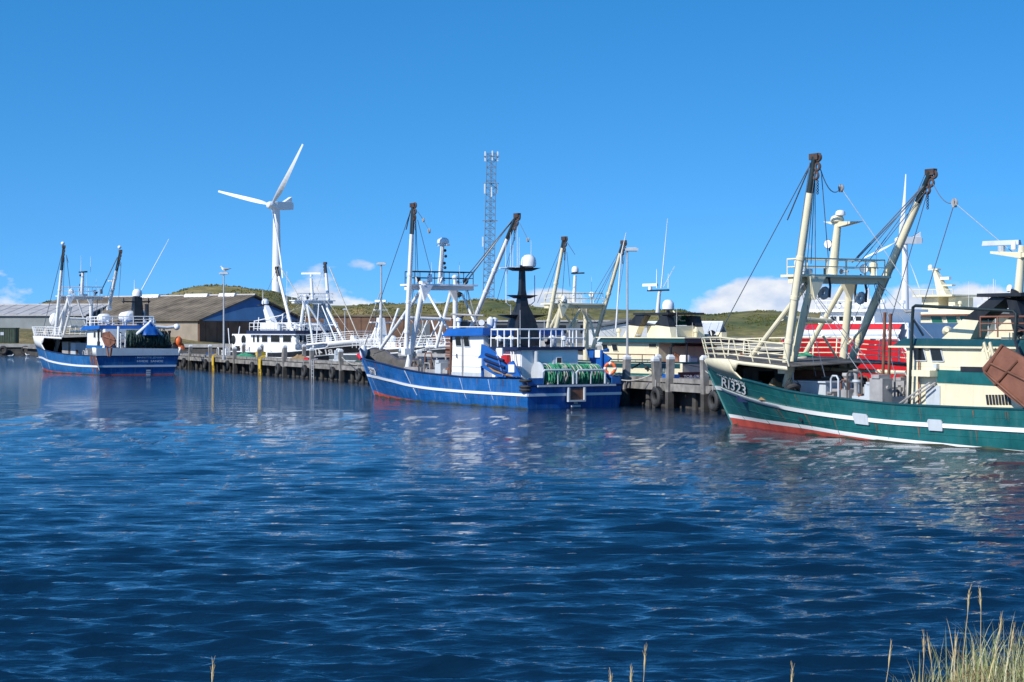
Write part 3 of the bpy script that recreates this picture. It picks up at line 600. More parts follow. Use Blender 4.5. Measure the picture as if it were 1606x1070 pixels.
# ------------------------------------------------------------------ boats
class Boat:
    """local frame: u forward from the stem at the waterline (negative aft), v to port, z up"""
    def __init__(s, name, label, stem_xy, heading, L, B, group='trawlers moored along the pier'):
        h = math.radians(heading); s.a = Vector((math.cos(h), math.sin(h), 0)); s.p = Vector((-s.a.y, s.a.x, 0)); s.S = Vector((stem_xy[0], stem_xy[1], 0)); s.L, s.B = L, B
        s.off = Vector((L/2, 0, 0)); s.root = link(name, None, loc=s.S - s.a*(L/2)); s.root.rotation_euler.z = h; tag(s.root, label, 'trawler', group)
        s.nside = 1
    def _ray(s, px, py): return Vector(((px-CX)/FPX, 1, -(py-YH)/FPX)), Vector((0, 0, CAMH)) - s.S
    def P(s, px, py, v):
        r, c = s._ray(px, py); t = (v - c.dot(s.p))/r.dot(s.p); w = c + r*t; return Vector((w.dot(s.a), v, w.z))
    def U(s, px, py, u):
        r, c = s._ray(px, py); t = (u - c.dot(s.a))/r.dot(s.a); w = c + r*t; return Vector((u, w.dot(s.p), w.z))
    def px(s, q):
        w = s.S + s.a*q[0] + s.p*q[1]; return CX + w.x/w.y*FPX, YH + (CAMH - q[2])/w.y*FPX
    def part(s, name, mb, mat, parent=None, smooth=True, angle=32):
        me = mb.mesh(name, mat, s.off, smooth, angle); o = link(name, me, parent or s.root); return o
    def own(s, name, mb, mat, label, cat, group=None, smooth=True):
        """a thing lying on the boat: its own top-level object, origin at its own base"""
        c = Vector((sum(p[0] for p in mb.v)/len(mb.v), sum(p[1] for p in mb.v)/len(mb.v), min(p[2] for p in mb.v)))
        o = link(name, mb.mesh(name, mat, -c, smooth)); o.location = s.S + s.a*c.x + s.p*c.y + Vector((0,0,c.z)); o.rotation_euler.z = s.root.rotation_euler.z; tag(o, label, cat, group); s._c = c; return o
    def sub(s, name, mb, mat, parent, smooth=True): return link(name, mb.mesh(name, mat, -s._c, smooth), parent)
    def tb(s, name, pts, r, mat, parent=None, n=8): return s.part(name, MB().tube(pts, r, n), mat, parent)
    def bx(s, name, u0, u1, v0, v1, z0, z1, mat, parent=None): return s.part(name, MB().box(min(u0,u1), max(u0,u1), min(v0,v1), max(v0,v1), z0, z1), mat, parent, False)
    def pl(s, name, pts, th, mat, parent=None): return s.part(name, MB().plate(pts, th), mat, parent, False)
    # --- hull
    def hull_setup(s, bw, bd, rk, zdeck0=1.6, sheer=None, stripe=None, boot=None, zbow=2.6):
        s.bw, s.bd, s.rk, s.zbow = smoothtab(bw), smoothtab(bd), rk, zbow; s.sheer = (lambda t: zdeck0) if sheer is None else sheer; s.stripe = stripe; s.boot = boot or (lambda t: .1)
    def hp(s, t, z, side=1, out=0.0):
        zt = max(s.sheer(t), .3)
        if z >= 0: k = min(z/zt, 1.25)**.85; hb = s.bw(t)*(1-k) + s.bd(t)*k
        else: hb = s.bw(t)*(1 - .35*min(1, (-z/1.2))**1.5)
        hb *= s.B/2
        u = -s.L + t*(s.L + s.rk*(z/s.zbow)) - (1-t)*0.10*max(z, 0)
        return Vector((u, side*(hb + out), z))
    def t_at(s, px, z, side=1):
        lo, hi = 0.0, 1.0; plo = s.px(s.hp(lo, z, side))[0]; inc = s.px(s.hp(hi, z, side))[0] > plo
        for _ in range(40):
            mid = (lo+hi)/2; q = s.px(s.hp(mid, z, side))[0]
            if (q < px) == inc: lo = mid
            else: hi = mid
        return (lo+hi)/2
    def from_px(s, pts, side=1, z0=1.4):
        out = []
        for (px, py) in pts:
            z = z0
            for _ in range(12):
                t = s.t_at(px, z, side); q = s.hp(t, z, side); w = s.S + s.a*q.x + s.p*q.y; z = .5*z + .5*(CAMH - (py-YH)/FPX*w.y)
            out.append((t, z))
        out.sort(); return out
    def fit_lines(s, sheer_px, stripe_px, stern_sheer=None, bow_sheer=None, side=1, sw=.13):
        for _ in range(3):
            pts = s.from_px(sheer_px, side); pts = [p for i, p in enumerate(pts) if i == 0 or p[0] - pts[i-1][0] > .004]
            if stern_sheer is not None: pts = [(0.0, stern_sheer)] + [p for p in pts if p[0] > .02]
            if bow_sheer is not None: pts = [p for p in pts if p[0] < .985] + [(1.0, bow_sheer)]
            s.sheer = smoothtab(pts)
        p2 = s.from_px(stripe_px, side, .9); p2 = [p for i, p in enumerate(p2) if i == 0 or p[0] - p2[i-1][0] > .004]
        s.stripe = smoothtab([(p[0], p[1]) for p in p2]); s.sw = sw
    def build_hull(s, mat, boot_mat='antifoul', line_mat=None, line_w=.14, stripe_mat='letter_white', deck_mat='deck_grey', inner='steel_grey', bul=.95, top_mat=None, top_from=None, n=46, cap='steel_grey', deck_z=None, transom_mat=None):
        T = [ (i/(n-1)) for i in range(n)]; T = [1-(1-t)**1.5 if t > .0 else t for t in T]
        lines = [lambda t: -1.3, lambda t: -.5, lambda t: s.boot(t)]
        mats = [boot_mat, boot_mat]
        if line_mat: lines.append(lambda t: s.boot(t)+line_w); mats.append(line_mat)
        lo = lines[-1]; st = s.stripe or (lambda t: s.sheer(t)*.55)
        lines += [lambda t: lo(t)*.5 + st(t)*.5, st, lambda t: st(t)*.5 + s.sheer(t)*.5, s.sheer]; mats += [mat]*4
        names = list(dict.fromkeys(mats)); hm = MB(); k = len(lines)
        for side in (1, -1):
            V = [s.hp(t, f(t), side) for t in T for f in lines]; F, M = [], []
            for i in range(n-1):
                for j in range(k-1):
                    q = (i*k+j, (i+1)*k+j, (i+1)*k+j+1, i*k+j+1); F.append(q if side < 0 else q[::-1]); M.append(names.index(mats[j]))
            o = len(hm.v); hm.v += [tuple(p) for p in V]; hm.f += [tuple(x+o for x in q) for q in F]; hm.m += M
        for j in range(k-1):                                                              # transom
            a, b2 = s.hp(0, lines[j](0), 1), s.hp(0, lines[j+1](0), 1); c, d = s.hp(0, lines[j+1](0), -1), s.hp(0, lines[j](0), -1)
            hm.add([a, b2, c, d], [(0,1,2,3)], names.index(mats[j]))
        s.hull = s.part('hull', hm, names, angle=40)
        dz = (lambda t: max(s.sheer(t) - bul, .35)) if deck_z is None else deck_z; s.dz = dz
        dk = MB(); V = []
        for t in T: q = s.hp(t, dz(t), 1); V += [(q.x, max(q.y-.07, .0), q.z), (q.x, -max(q.y-.07, .0), q.z)]
        dk.add(V, [(2*i, 2*i+1, 2*i+3, 2*i+2) for i in range(n-1)]); s.part('deck', dk, deck_mat)
        for side in (1, -1):
            b = MB(); V = []
            for t in T[:-1]:
                a, q = s.hp(t, dz(t), side), s.hp(t, s.sheer(t), side); V += [(a.x, a.y - side*min(.08, abs(a.y)), a.z), (q.x, q.y - side*min(.08, abs(q.y)), q.z)]
            b.add(V, [(2*i, 2*i+1, 2*i+3, 2*i+2) for i in range(len(V)//2-1)]); s.part('bulwark_lining', b, inner)
            c = MB(); c.tube([s.hp(t, s.sheer(t), side) - Vector((0, side*.035, -.01)) for t in T], .06, 6); s.part('cap_rail', c, cap)
            if s.stripe:
                r = MB(); w = getattr(s, 'sw', .13); n2 = n
                V = []
                for t in T: lo_, hi_ = s.hp(t, s.stripe(t)-w/2, side, .0), s.hp(t, s.stripe(t)+w/2, side, .0); V += [lo_, lo_+Vector((0,side*.05,0)), hi_+Vector((0,side*.05,0)), hi_]
                F = []
                for i in range(n2-1):
                    for j in range(3): q = (4*i+j, 4*i+j+1, 4*i+j+5, 4*i+j+4); F.append(q if side > 0 else q[::-1])
                r.add(V, F); s.part('rubbing_strake', r, stripe_mat, angle=60)
        a = s.hp(0, dz(0), 1); q = s.hp(0, s.sheer(0), 1); b = MB(); b.box(a.x+.02, a.x+.1, -a.y+.05, a.y-.05, dz(0), s.sheer(0)-.02); s.part('transom_lining', b, inner, smooth=False)
        c = MB(); c.tube([s.hp(0, s.sheer(0), 1), s.hp(0, s.sheer(0), -1)], .06, 6); s.part('cap_rail', c, cap)
        if s.stripe:
            a, q = s.hp(0, s.stripe(0)-s.sw/2, 1), s.hp(0, s.stripe(0)+s.sw/2, 1); r = MB(); r.hexa([(a.x-.05,a.y,a.z),(a.x-.05,-a.y,a.z),(a.x+.02,-a.y,a.z),(a.x+.02,a.y,a.z)], [(q.x-.05,q.y,q.z),(q.x-.05,-q.y,q.z),(q.x+.02,-q.y,q.z),(q.x+.02,q.y,q.z)]); s.part('rubbing_strake', r, stripe_mat, smooth=False)
        for side in (1, -1):                                                              # weed line at the water, plate seams
            w_ = MB(); V = []
            for t in T: V += [s.hp(t, -.12, side, .014), s.hp(t, .05 + .035*math.sin(t*61) + .02*math.sin(t*143), side, .014)]
            w_.add(V, [(2*i, 2*i+1, 2*i+3, 2*i+2) for i in range(n-1)]); s.part('weed_line', w_, 'weed', s.hull)
            for k, t in enumerate(np.linspace(.06, .92, 8)): s.part('plate_seam', MB().tube([s.hp(t, z, side, .0) for z in np.linspace(.12, s.sheer(t)-.05, 6)], .014, 4), mat, s.hull)
            for f in (.32, .78): s.part('plate_seam', MB().tube([s.hp(t, (st(t) if f < .5 else st(t)*.45 + s.sheer(t)*.55) * (.55 if f < .5 else 1), side, .0) for t in T[:-2]], .012, 4), mat, s.hull)
        st_ = MB(); st_.tube([s.hp(1, z, 1) for z in np.linspace(-.8, s.sheer(1)-.02, 8)], .055, 8); s.part('stem_bar', st_, mat)
    def whaleback(s, top, t0, t1, mat, rail=None, floor='deck_grey', n=26, strip=.16, tl=None, deck=True):
        """raised foredeck shell: t1..1 solid side, t0..t1 only a strip under the deck edge above an open side with a rounded front"""
        tl = tl or (t1 - (t1-t0)*.18)
        for side in (1, -1):
            m = MB()
            T = list(np.linspace(t1, 1, n)); V = []
            for t in T: V += [s.hp(t, s.sheer(t)+.0, side, .012), s.hp(t, (s.sheer(t)+top(t))/2, side, .012), s.hp(t, top(t), side, .012)]
            F = [];
            for i in range(n-1):
                for j in range(2): q = (3*i+j, 3*i+3+j, 3*i+4+j, 3*i+1+j); F.append(q if side < 0 else q[::-1])
            m.add(V, F)
            T = list(np.linspace(t0, t1, n)); V = []
            for t in T:                                                                   # upper strip with the arch of the opening
                k = (t1-t)/(t1-t0); h = top(t) - s.sheer(t); arch = max(strip, h*.62*(1-min(1, k*5.5))**.5 if k < .182 else 0); arch = max(arch, strip)
                V += [s.hp(t, top(t)-arch, side, .012), s.hp(t, top(t), side, .012)]
            F = [(2*i, 2*i+2, 2*i+3, 2*i+1) if side < 0 else (2*i+1, 2*i+3, 2*i+2, 2*i) for i in range(n-1)]; m.add(V, F)
            T = list(np.linspace(tl, t1, 10)); V = []
            for t in T: k = (t-tl)/(t1-tl); h = top(t)-s.sheer(t); V += [s.hp(t, s.sheer(t), side, .012), s.hp(t, s.sheer(t) + h*.42*k**1.6 + .01, side, .012)]
            F = [(2*i, 2*i+2, 2*i+3, 2*i+1) if side < 0 else (2*i+1, 2*i+3, 2*i+2, 2*i) for i in range(9)]; m.add(V, F)
            o = s.part('whaleback', m, mat, angle=50)
            o.modifiers.new('thickness', 'SOLIDIFY').thickness = .05
        if not deck: return
        f = MB(); T = np.linspace(t0, 1, n); V = []
        for t in T: q = s.hp(t, top(t), 1); hb = max(q.y-.02, 0); V += [(q.x, hb, q.z-.03), (q.x, 0, q.z+.08*min(1,hb)), (q.x, -hb, q.z-.03)]
        f.add(V, [(3*i+j, 3*i+j+1, 3*i+4+j, 3*i+3+j) for i in range(n-1) for j in range(2)]); s.part('foredeck', f, floor).modifiers.new('thickness', 'SOLIDIFY').thickness = -.06
        if rail:
            h, mt, te = rail; R = MB()
            for side in (1, -1):
                path = [s.hp(t, top(t), side, -.12) for t in np.linspace(t0, te, 9)]; R2 = MB().rail([(p.x, p.y, p.z) for p in path], h, 4, .028, .85, lean=(.12, side*.18, 0)); s.part('railing', R2, mt)
            a, b = s.hp(te, top(te), 1, -.12), s.hp(te, top(te), -1, -.12); R3 = MB()
            for q in range(4): z = h*(1-q/4); lean = .18*z/h; R3.tube([(a.x+.12*z/h, a.y+lean, a.z+z), (a.x+.3+.12*z/h, 0, a.z+z), (b.x+.12*z/h, b.y-lean, b.z+z)], .026, 6)
            s.part('railing', R3, mt)
    def lettering(s, text, mapper, mat='letter_white', name='lettering', bold=.02, parent=None):
        V, F = text_geo(text, bold); m = MB(); m.add([mapper(x, y) for x, y in V], F); return s.part(name, m, mat, parent or s.hull, smooth=False)
    # --- rig
    def derrick(s, base, top, r, mat, black='black_paint', bf=.2, rust=True):
        b, t = Vector(base), Vector(top); k = b.lerp(t, 1-bf); d = (t-b).normalized()
        o = s.tb('derrick', [b, b.lerp(t,.3), b.lerp(t,.6), k], [r*1.0, r*1.05, r, r*.9], mat, n=14)
        s.tb('derrick_head', [k, t], [r*.92, r*.78], black, o, 12)
        m = MB(); side = d.cross(Vector((0,1,0))).normalized()
        for q, x in ((0, .3), (.35, .34), (.7, .3)): c = t - d*q + side*x*.7; m.torus(c, (0,1,0), .13, .055, 14, 6)
        m.box(t.x-.24, t.x+.24, t.y-.1, t.y+.1, t.z-.12, t.z+.12)
        s.part('sheave_block', m, 'dark_rust' if rust else black, o)
        for q in (.12, .33, .52): c = b.lerp(t, q); s.part('pipe_collar', MB().tube([c-d*.07, c+d*.07], r*1.22, 12), mat, o)
        ax = Vector((0,1,0)); 
        for off, r_ in ((side*-(r+.09), .016), (side*(r+.07)+ax*.08, .013)): s.tb('running_wire', [b.lerp(t,.08)+off, b.lerp(t,.97)+off], r_, 'wire', o, 5)
        h = MB(); c = t - d*.9 + side*.35
        for q in range(5): h.torus(c - Vector((0,0,.11*q)), (1,0,0) if q % 2 else (0,1,0), .05, .018, 8, 5)
        h.tube([t + side*.25, c], .02, 5); s.part('hanging_chain', h, 'dark_rust', o)
        f = MB(); f.box(b.x-.22, b.x+.22, b.y-.2, b.y+.2, b.z-.3, b.z+.05); s.part('heel_pivot', f, mat, o, False)
        return o
    def wire(s, a, b, r=.017, sag=0.0, mat='wire', parent=None):
        a, b = Vector(a), Vector(b); pts = [a.lerp(b, q) - Vector((0,0,sag*4*q*(1-q))) for q in np.linspace(0, 1, 9 if sag else 2)]
        return s.tb('rigging_wire', pts, r, mat, parent, 5)
    def block(s, c, r=.12): m = MB(); m.torus(c, (0,1,0), r, r*.5, 12, 6); m.box(c[0]-r*.4, c[0]+r*.4, c[1]-r*.7, c[1]+r*.7, c[2]-r*1.6, c[2]+r*1.3); return s.part('pulley_block', m, 'steel_grey')
    def floodlight(s, c, d=(1,0,0), mat='black_paint'):
        c = Vector(c); d = Vector(d).normalized(); m = MB(); m.tube([c - d*.12, c, c + d*.12], [.08, .15, .19], 10); o = s.part('floodlight', m, mat)
        s.part('lens', MB().tube([c + d*.115, c + d*.135], .17, 10), 'clean_white', o); s.part('bracket', MB().tube([c, c - Vector((0,0,.28))], .03, 5), mat, o); return o
    def window(s, pts, out, fmat='white', glass='glass', w=.05):
        P = [Vector(p) for p in pts]; n = Vector(out).normalized(); c = sum(P, Vector())/len(P)
        g = s.part('window', MB().plate([p + n*.012 for p in P], n*.02), glass, smooth=False)
        f = MB(); k = len(P)
        for i in range(k): a, b = P[i], P[(i+1)%k]; f.tube([a + n*.02, b + n*.02], w*.5, 5)
        s.part('window_frame', f, fmat, g); return g

def gantry(b, port, stbd, mat, plat_z, pu, pv, rail_mat, mast=None, deck_z=.7, brace=None, bar=None, r=.19, rail_h=.62, pd=.6, knee=.55):
    """port-and-starboard gallows: legs, knees, platform with railing, mast"""
    P0, P1 = [Vector(q) for q in port]; S0, S1 = [Vector(q) for q in stbd]
    for (a, c) in ((P0, P1), (S0, S1)):
        d = (c-a).normalized(); a2 = a + d*((deck_z - a.z)/d.z) if a.z > deck_z else a
        c2 = a + d*((plat_z-.05 - a.z)/d.z); o = b.tb('gantry_leg', [a2, a, c2], [r*1.1, r, r*.85], mat, n=14)
        sg = 1 if c.y > 0 else -1
        k = MB(); k.plate([(c2.x-.1, c2.y, plat_z-1.0), (c2.x-.1, c2.y - sg*knee, plat_z-.08), (c2.x-.1, c2.y + sg*.25, plat_z-.08)], (.2, 0, 0)); b.part('knee', k, mat, o, False)
    g = MB(); g.box(pu-pd, pu+pd, -pv, pv, plat_z-.10, plat_z); g.box(pu-pd*.45, pu+pd*.45, -pv+.1, pv-.1, plat_z-.34, plat_z-.102); pl = b.part('gantry_platform', g, mat, smooth=False)
    rl = MB().rail([(pu-pd+.05, -pv+.3, plat_z), (pu-pd+.05, pv-.3, plat_z), (pu+pd-.05, pv-.3, plat_z), (pu+pd-.05, -pv+.3, plat_z)], rail_h, 2, .026, 1.0, closed=True); b.part('railing', rl, rail_mat, pl)
    for q in (brace or []):
        b.tb('brace', q, r*.62, mat, n=10)
    for q in (bar or []): b.tb('cross_bar', q, r*.42, mat, n=8)
    return pl
def radome(b, c, r, h, mat='clean_white', parent=None):
    m = MB(); c = Vector(c); m.lathe([(r*.55, 0), (r*.98, h*.12), (r, h*.45), (r*.86, h*.75), (r*.5, h*.95), (r*.05, h)], c, 'z', 18); return b.part('radome', m, mat, parent)
def scanner(b, c, half, mat='clean_white', yaw=0.0, parent=None):
    c = Vector(c); d = Vector((math.cos(yaw), math.sin(yaw), 0)); n = Vector((-d.y, d.x, 0)); m = MB()
    m.tube([c, c+Vector((0,0,.22))], .13, 10); 
    q = c + Vector((0,0,.24)); m.hexa([q - d*half - n*.1, q + d*half - n*.1, q + d*half + n*.1, q - d*half + n*.1], [q - d*half*.98 - n*.07 + Vector((0,0,.17)), q + d*half*.98 - n*.07 + Vector((0,0,.17)), q + d*half*.98 + n*.07 + Vector((0,0,.17)), q - d*half*.98 + n*.07 + Vector((0,0,.17))]); return b.part('radar_scanner', m, mat, parent)
def whip(b, a, h, r=.014, lean=(0,0,0), mat='clean_white', parent=None):
    a = Vector(a); l = Vector(lean); return b.tb('whip_antenna', [a, a + Vector((0,0,h*.5)) + l*.5, a + Vector((0,0,h)) + l], [r*1.3, r, r*.6], mat, parent, 5)
def winch(b, u, v, z, w, r, mat='steel_grey'):
    m = MB(); m.lathe([(r*.55,-w/2),(r,-w/2),(r,-w/2+.06),(r*.5,-w/2+.06),(r*.5,-.03),(r,-.03),(r,.03),(r*.5,.03),(r*.5,w/2-.06),(r,w/2-.06),(r,w/2),(r*.55,w/2)], (u, v, z+r+.1), 'y', 16)
    o = b.part('winch', m, mat); f = MB(); f.box(u-r*.8, u+r*.8, v-w/2-.12, v-w/2-.02, z, z+r*1.3); f.box(u-r*.8, u+r*.8, v+w/2+.02, v+w/2+.12, z, z+r*1.3); f.box(u-r, u+r, v-w/2-.1, v+w/2+.1, z, z+.12); b.part('winch_frame', f, mat, o, False)
    c = MB(); c.lathe([(r*.5,-w/2+.07),(r*.78,-w/2+.1),(r*.8,-.06),(r*.5,-.04)], (u, v, z+r+.1), 'y', 16); b.part('warp_wire', c, 'rust', o); return o
def net_roll(b, u, v0, v1, z, r, label, mat, rope, seed=1, drum=True, cat='fishing net'):
    """fishing net wound on a drum across the stern"""
    m = MB(); n = 34; k = 26; V = []
    for i in range(n):
        q = i/(n-1); v = v0 + (v1-v0)*q
        for j in range(k):
            t = 2*math.pi*j/k; rr = r*(.80 + .22*mnoise.noise(Vector((q*9+seed, math.cos(t)*1.2, math.sin(t)*1.2))) + .16*mnoise.noise(Vector((q*34+seed, math.cos(t)*3, math.sin(t)*3))) + .10*abs(math.sin(q*math.pi*3+seed)))
            if q < .04 or q > .96: rr *= .72
            V.append((u + rr*math.cos(t), v, z + rr*math.sin(t)*(1.0 if math.sin(t) > 0 else 1.05)))
    m.add(V, [(i*k+j, i*k+(j+1)%k, (i+1)*k+(j+1)%k, (i+1)*k+j) for i in range(n-1) for j in range(k)] + [tuple(range(k-1,-1,-1)), tuple(range((n-1)*k, n*k))])
    o = b.own('fishing_net', m, mat, label, cat, 'nets on the trawlers')
    rng = random.Random(seed)
    for i in range(30):
        v = v0 + (v1-v0)*rng.uniform(.06,.94); R = MB(); a0 = rng.uniform(.1, 1.2); a1 = a0 + rng.uniform(1.4, 3.0); dv = rng.uniform(-.25,.25)
        pts = [(u + (r*1.0+.02+.05*math.sin(q*7+i))*math.cos(a), v + dv*q, z + (r*1.0+.02)*math.sin(a)) for q, a in zip(np.linspace(0,1,9), np.linspace(a0+math.pi*.25, a1+math.pi*.25, 9))]
        R.tube(pts, rng.uniform(.02,.045), 5); b.sub('rope_strand', R, rope if i % 4 == 0 else mat, o)
    return o
def clutter(b, u0, u1, v0, v1, z, seed, mats=('steel_grey','deck_grey','rust'), n=9, hmax=.9):
    """pipes, guards and machine blocks on the working deck"""
    rng = random.Random(seed)
    for i in range(n):
        u = rng.uniform(u0, u1); v = rng.uniform(v0, v1); w, d, h = rng.uniform(.25,.7), rng.uniform(.25,.6), rng.uniform(.3,hmax); mt = rng.choice(mats)
        if i % 3 == 0:
            m = MB(); m.tube([(u,v,z),(u,v,z+h),(u+.1,v,z+h+.12),(u+w,v,z+h+.12),(u+w+.1,v,z+h),(u+w+.1,v,z)], .04, 6); b.part('guard_rail', m, mt)
        elif i % 3 == 1:
            m = MB(); m.box(u-w/2,u+w/2,v-d/2,v+d/2,z,z+h*.8); m.box(u-w*.3,u+w*.3,v-d*.6,v+d*.6,z+h*.8,z+h*.92); m.tube([(u-w*.6,v,z+h*.5),(u+w*.6,v,z+h*.5)], .07, 8); b.part('deck_machine', m, mt, smooth=False)
        else:
            m = MB(); m.lathe([(w*.3,0),(w*.34,h*.2),(w*.2,h*.3),(w*.2,h*.8),(w*.32,h*.9),(w*.3,h)], (u,v,z), 'z', 12); b.part('bollard', m, mt)
def roof_gear(b, u0, u1, v, z, seed, n=10, mat='clean_white'):
    """lamps, horns, aerials and vents on a cabin roof"""
    rng = random.Random(seed)
    for i in range(n):
        u = rng.uniform(u0, u1); w = rng.uniform(-v, v); k = i % 5
        if k == 0: whip(b, (u, w, z), rng.uniform(.8, 2.2), .013)
        elif k == 1: b.floodlight((u, w, z+.3), (rng.uniform(-1,1), rng.uniform(-1,1), -.2), rng.choice(('black_paint', mat)))
        elif k == 2: b.part('roof_vent', MB().lathe([(.09,0),(.09,.3),(.17,.36),(.17,.5),(.06,.58)], (u, w, z), 'z', 10), mat)
        elif k == 3: b.part('horn', MB().tube([(u-.2,w,z+.15),(u+.1,w,z+.15),(u+.22,w,z+.16)], [.04,.05,.11], 8), 'steel_grey')
        else: b.part('roof_box', MB().box(u-.25,u+.25,w-.2,w+.2,z,z+rng.uniform(.15,.35)), rng.choice((mat,'pale_grey','steel_grey')), smooth=False)
def stays(b, a, n, u0, u1, v0, v1, z, seed, r=.012):
    """thin standing rigging from one point down to the deck"""
    rng = random.Random(seed)
    for i in range(n): b.wire(a, (rng.uniform(u0,u1), rng.uniform(v0,v1), z), r*rng.uniform(.8,1.4), sag=rng.choice((0,0,.15)))
def rust_runs(b, pxs, seed, side=1):
    """thin rust tears under deck edge and rubbing strake"""
    rng = random.Random(seed); m = MB()
    for px in pxs:
        for _ in range(2):
            t = b.t_at(px + rng.uniform(-4,4), 1.2); w = rng.uniform(.012,.035)
            z0 = rng.choice((b.sheer(t)-.08, b.stripe(t)-.1)); z1 = max(.1, z0 - rng.uniform(.2,.55)); a0, a1 = b.hp(t, z0, side, .012), b.hp(t, z1, side, .012)
            m.add([a0+Vector((-w,0,0)), a0+Vector((w,0,0)), a1+Vector((w*.25,0,0)), a1+Vector((-w*.25,0,0))], [(0,1,2,3)])
    tag(b.part('rust_run', m, 'rust', b.hull, False), kind='stuff')
def house(b, name, u0, u1, v, z0, z1, mat, rake=0.0, parent=None, aft_rake=0.0):
    """cabin block; rake pushes the top of the forward wall aft"""
    m = MB(); m.hexa([(u0,-v,z0),(u1,-v,z0),(u1,v,z0),(u0,v,z0)], [(u0+aft_rake,-v,z1),(u1-rake,-v,z1),(u1-rake,v,z1),(u0+aft_rake,v,z1)]); return b.part(name, m, mat, parent, False)

# ============================ green trawler, near right ============================
def green_trawler():
    D = 12000/(666-518); b = Boat('green_trawler', 'dark green and cream trawler RI323 moored nearest the camera', ((1151-CX)/FPX*D, D), 122, 23.0, 6.9)
    bw = [(0,.86),(.2,.97),(.42,1),(.55,.93),(.68,.70),(.8,.45),(.9,.21),(.96,.09),(1,.02)]; bd = [(0,.88),(.25,1),(.5,1),(.68,.95),(.8,.80),(.9,.50),(.96,.21),(.985,.085),(1,.02)]
    b.hull_setup(bw, bd, 1.9, boot=smoothtab([(0,-.2),(.2,-.1),(.43,.03),(.68,.24),(1,.30)]), zbow=2.6)
    b.fit_lines([(1112,575),(1126,585),(1145,591),(1164,595.5),(1190,602),(1240,615),(1320,626),(1420,636),(1500,639.5),(1606,643)], [(1133,610),(1160,621),(1196,632),(1260,645),(1340,656),(1420,664),(1500,669),(1606,675)], stern_sheer=1.75, bow_sheer=2.28, sw=.15)
    b.build_hull('teal', line_mat='letter_white', line_w=.15, inner='steel_grey', bul=.9, cap='dark_teal')
    tw = b.from_px([(1112,562.5),(1135,563),(1166,567.5),(1200,571),(1232,575)], 1, 2.7); top = smoothtab([p for p in tw if p[0] < .975] + [(1.0, 2.70)])
    t1 = b.t_at(1153, 2.3); t0 = b.t_at(1236, 2.4); tl = b.t_at(1165, 2.0)
    b.whaleback(top, t0, t1, 'cream', rail=(.86, 'cream', .965), floor='deck_dark', strip=.14, tl=tl)
    # lettering on the bow
    def hullmap(fx, ytop, ybot, out):
        def f(x, y):
            px = fx(x); py = ybot(x)*(1-y) + ytop(x)*y; t, z = b.from_px([(px, py)], 1, 2.0)[0]; return b.hp(t, z, 1, out)
        return f
    b.lettering('RI323', hullmap(lambda x: 1132.5+38*x, lambda x: 591.5+14*x, lambda x: 606.0+14.5*x, .03), 'letter_white', 'registration_letters', .012)
    b.lettering('RI323', hullmap(lambda x: 1133.4+38.6*x, lambda x: 592+14.2*x, lambda x: 607.4+14.5*x, .018), 'letter_shadow', 'letter_shadow', .05)
    b.lettering('NINA RAMON', hullmap(lambda x: 1125+43*x, lambda x: 584+16.3*x, lambda x: 588+16.6*x, .02), 'letter_white', 'ship_name', .01)
    # fender plates on the strake, bow thruster hole, vent
    for px in (1352.5, 1468.5):
        V = []
        for dx, dz in ((-10.5,-.19),(10.5,-.19),(11.5,.12),(9.5,.2),(-9.5,.2),(-11.5,.12)):
            t = b.t_at(px+dx, b.stripe(.4)); V.append(b.hp(t, b.stripe(t)+dz, 1, .075))
        b.pl('fender_plate', V, (0,-.05,0), 'pale_grey', b.hull)
    t = b.t_at(1257, .6); q = b.hp(t, .62, 1, .02); b.part('hull_port', MB().tube([q, q + Vector((0,-.08,0))], .12, 14), 'black_paint', b.hull)
    t = b.t_at(1166, 1.2); q = b.hp(t, 1.22, 1, .03); b.part('anchor_pocket', MB().box(q.x-.32, q.x+.32, q.y-.15, q.y+.02, q.z-.13, q.z+.13), 'navy', b.hull, False)
    # forecastle inside the open side
    house(b, 'forecastle_bulkhead', -2.0, -1.7, 1.1, .9, 2.45, 'steel_grey'); b.bx('forecastle_door', -2.05, -2.0, -.5, .3, 1.1, 2.3, 'black_paint')
    b.bx('store_cupboard', -4.9, -3.3, -1.9, -.4, .9, 2.35, 'rust_brown'); b.bx('store_cupboard', -3.5, -2.6, .2, 1.2, .9, 1.75, 'steel_grey')
    b.pl('deck_step', [(-4.4,1.9,.9),(-3.0,1.45,1.0),(-3.0,1.45,1.95)], (0,-.5,0), 'steel_grey')
    # gantry, derricks
    pr = (b.P(1237,590,1.9), b.P(1272,448,1.75)); sr = (b.P(1322,572,-1.9), b.P(1333,446,-1.75)); pz = 6.17; pu = -6.45
    gantry(b, pr, sr, 'cream', pz, pu, 2.35, 'cream', deck_z=.8, rail_h=.62, r=.172,
           brace=[(b.P(1270,440,1.7), b.P(1178,560,1.5)), (b.P(1322,449,-1.6), b.P(1259,562,-1.5)), (b.P(1226,499,1.62), b.P(1303,504,-1.62))])
    m0, m1 = b.P(1306,430,0), b.P(1314,352,0); ms = b.tb('mast', [m0, m1], [.2, .14], 'cream', n=12)
    b.pl('mast_head', [b.P(1296,348,.0)+Vector((0,.18,0)), b.P(1347,347,0)+Vector((0,.03,0)), b.P(1318,356,0)+Vector((0,.1,0))], (0,-.3,0), 'cream', ms)
    radome(b, b.P(1313,349,0), .27, .3, 'cream', ms); radome(b, b.P(1318,341,0)+Vector((0,0,.05)), .2, .24, 'clean_white', ms); b.floodlight(b.P(1301,383,0), (-.3,1,0))
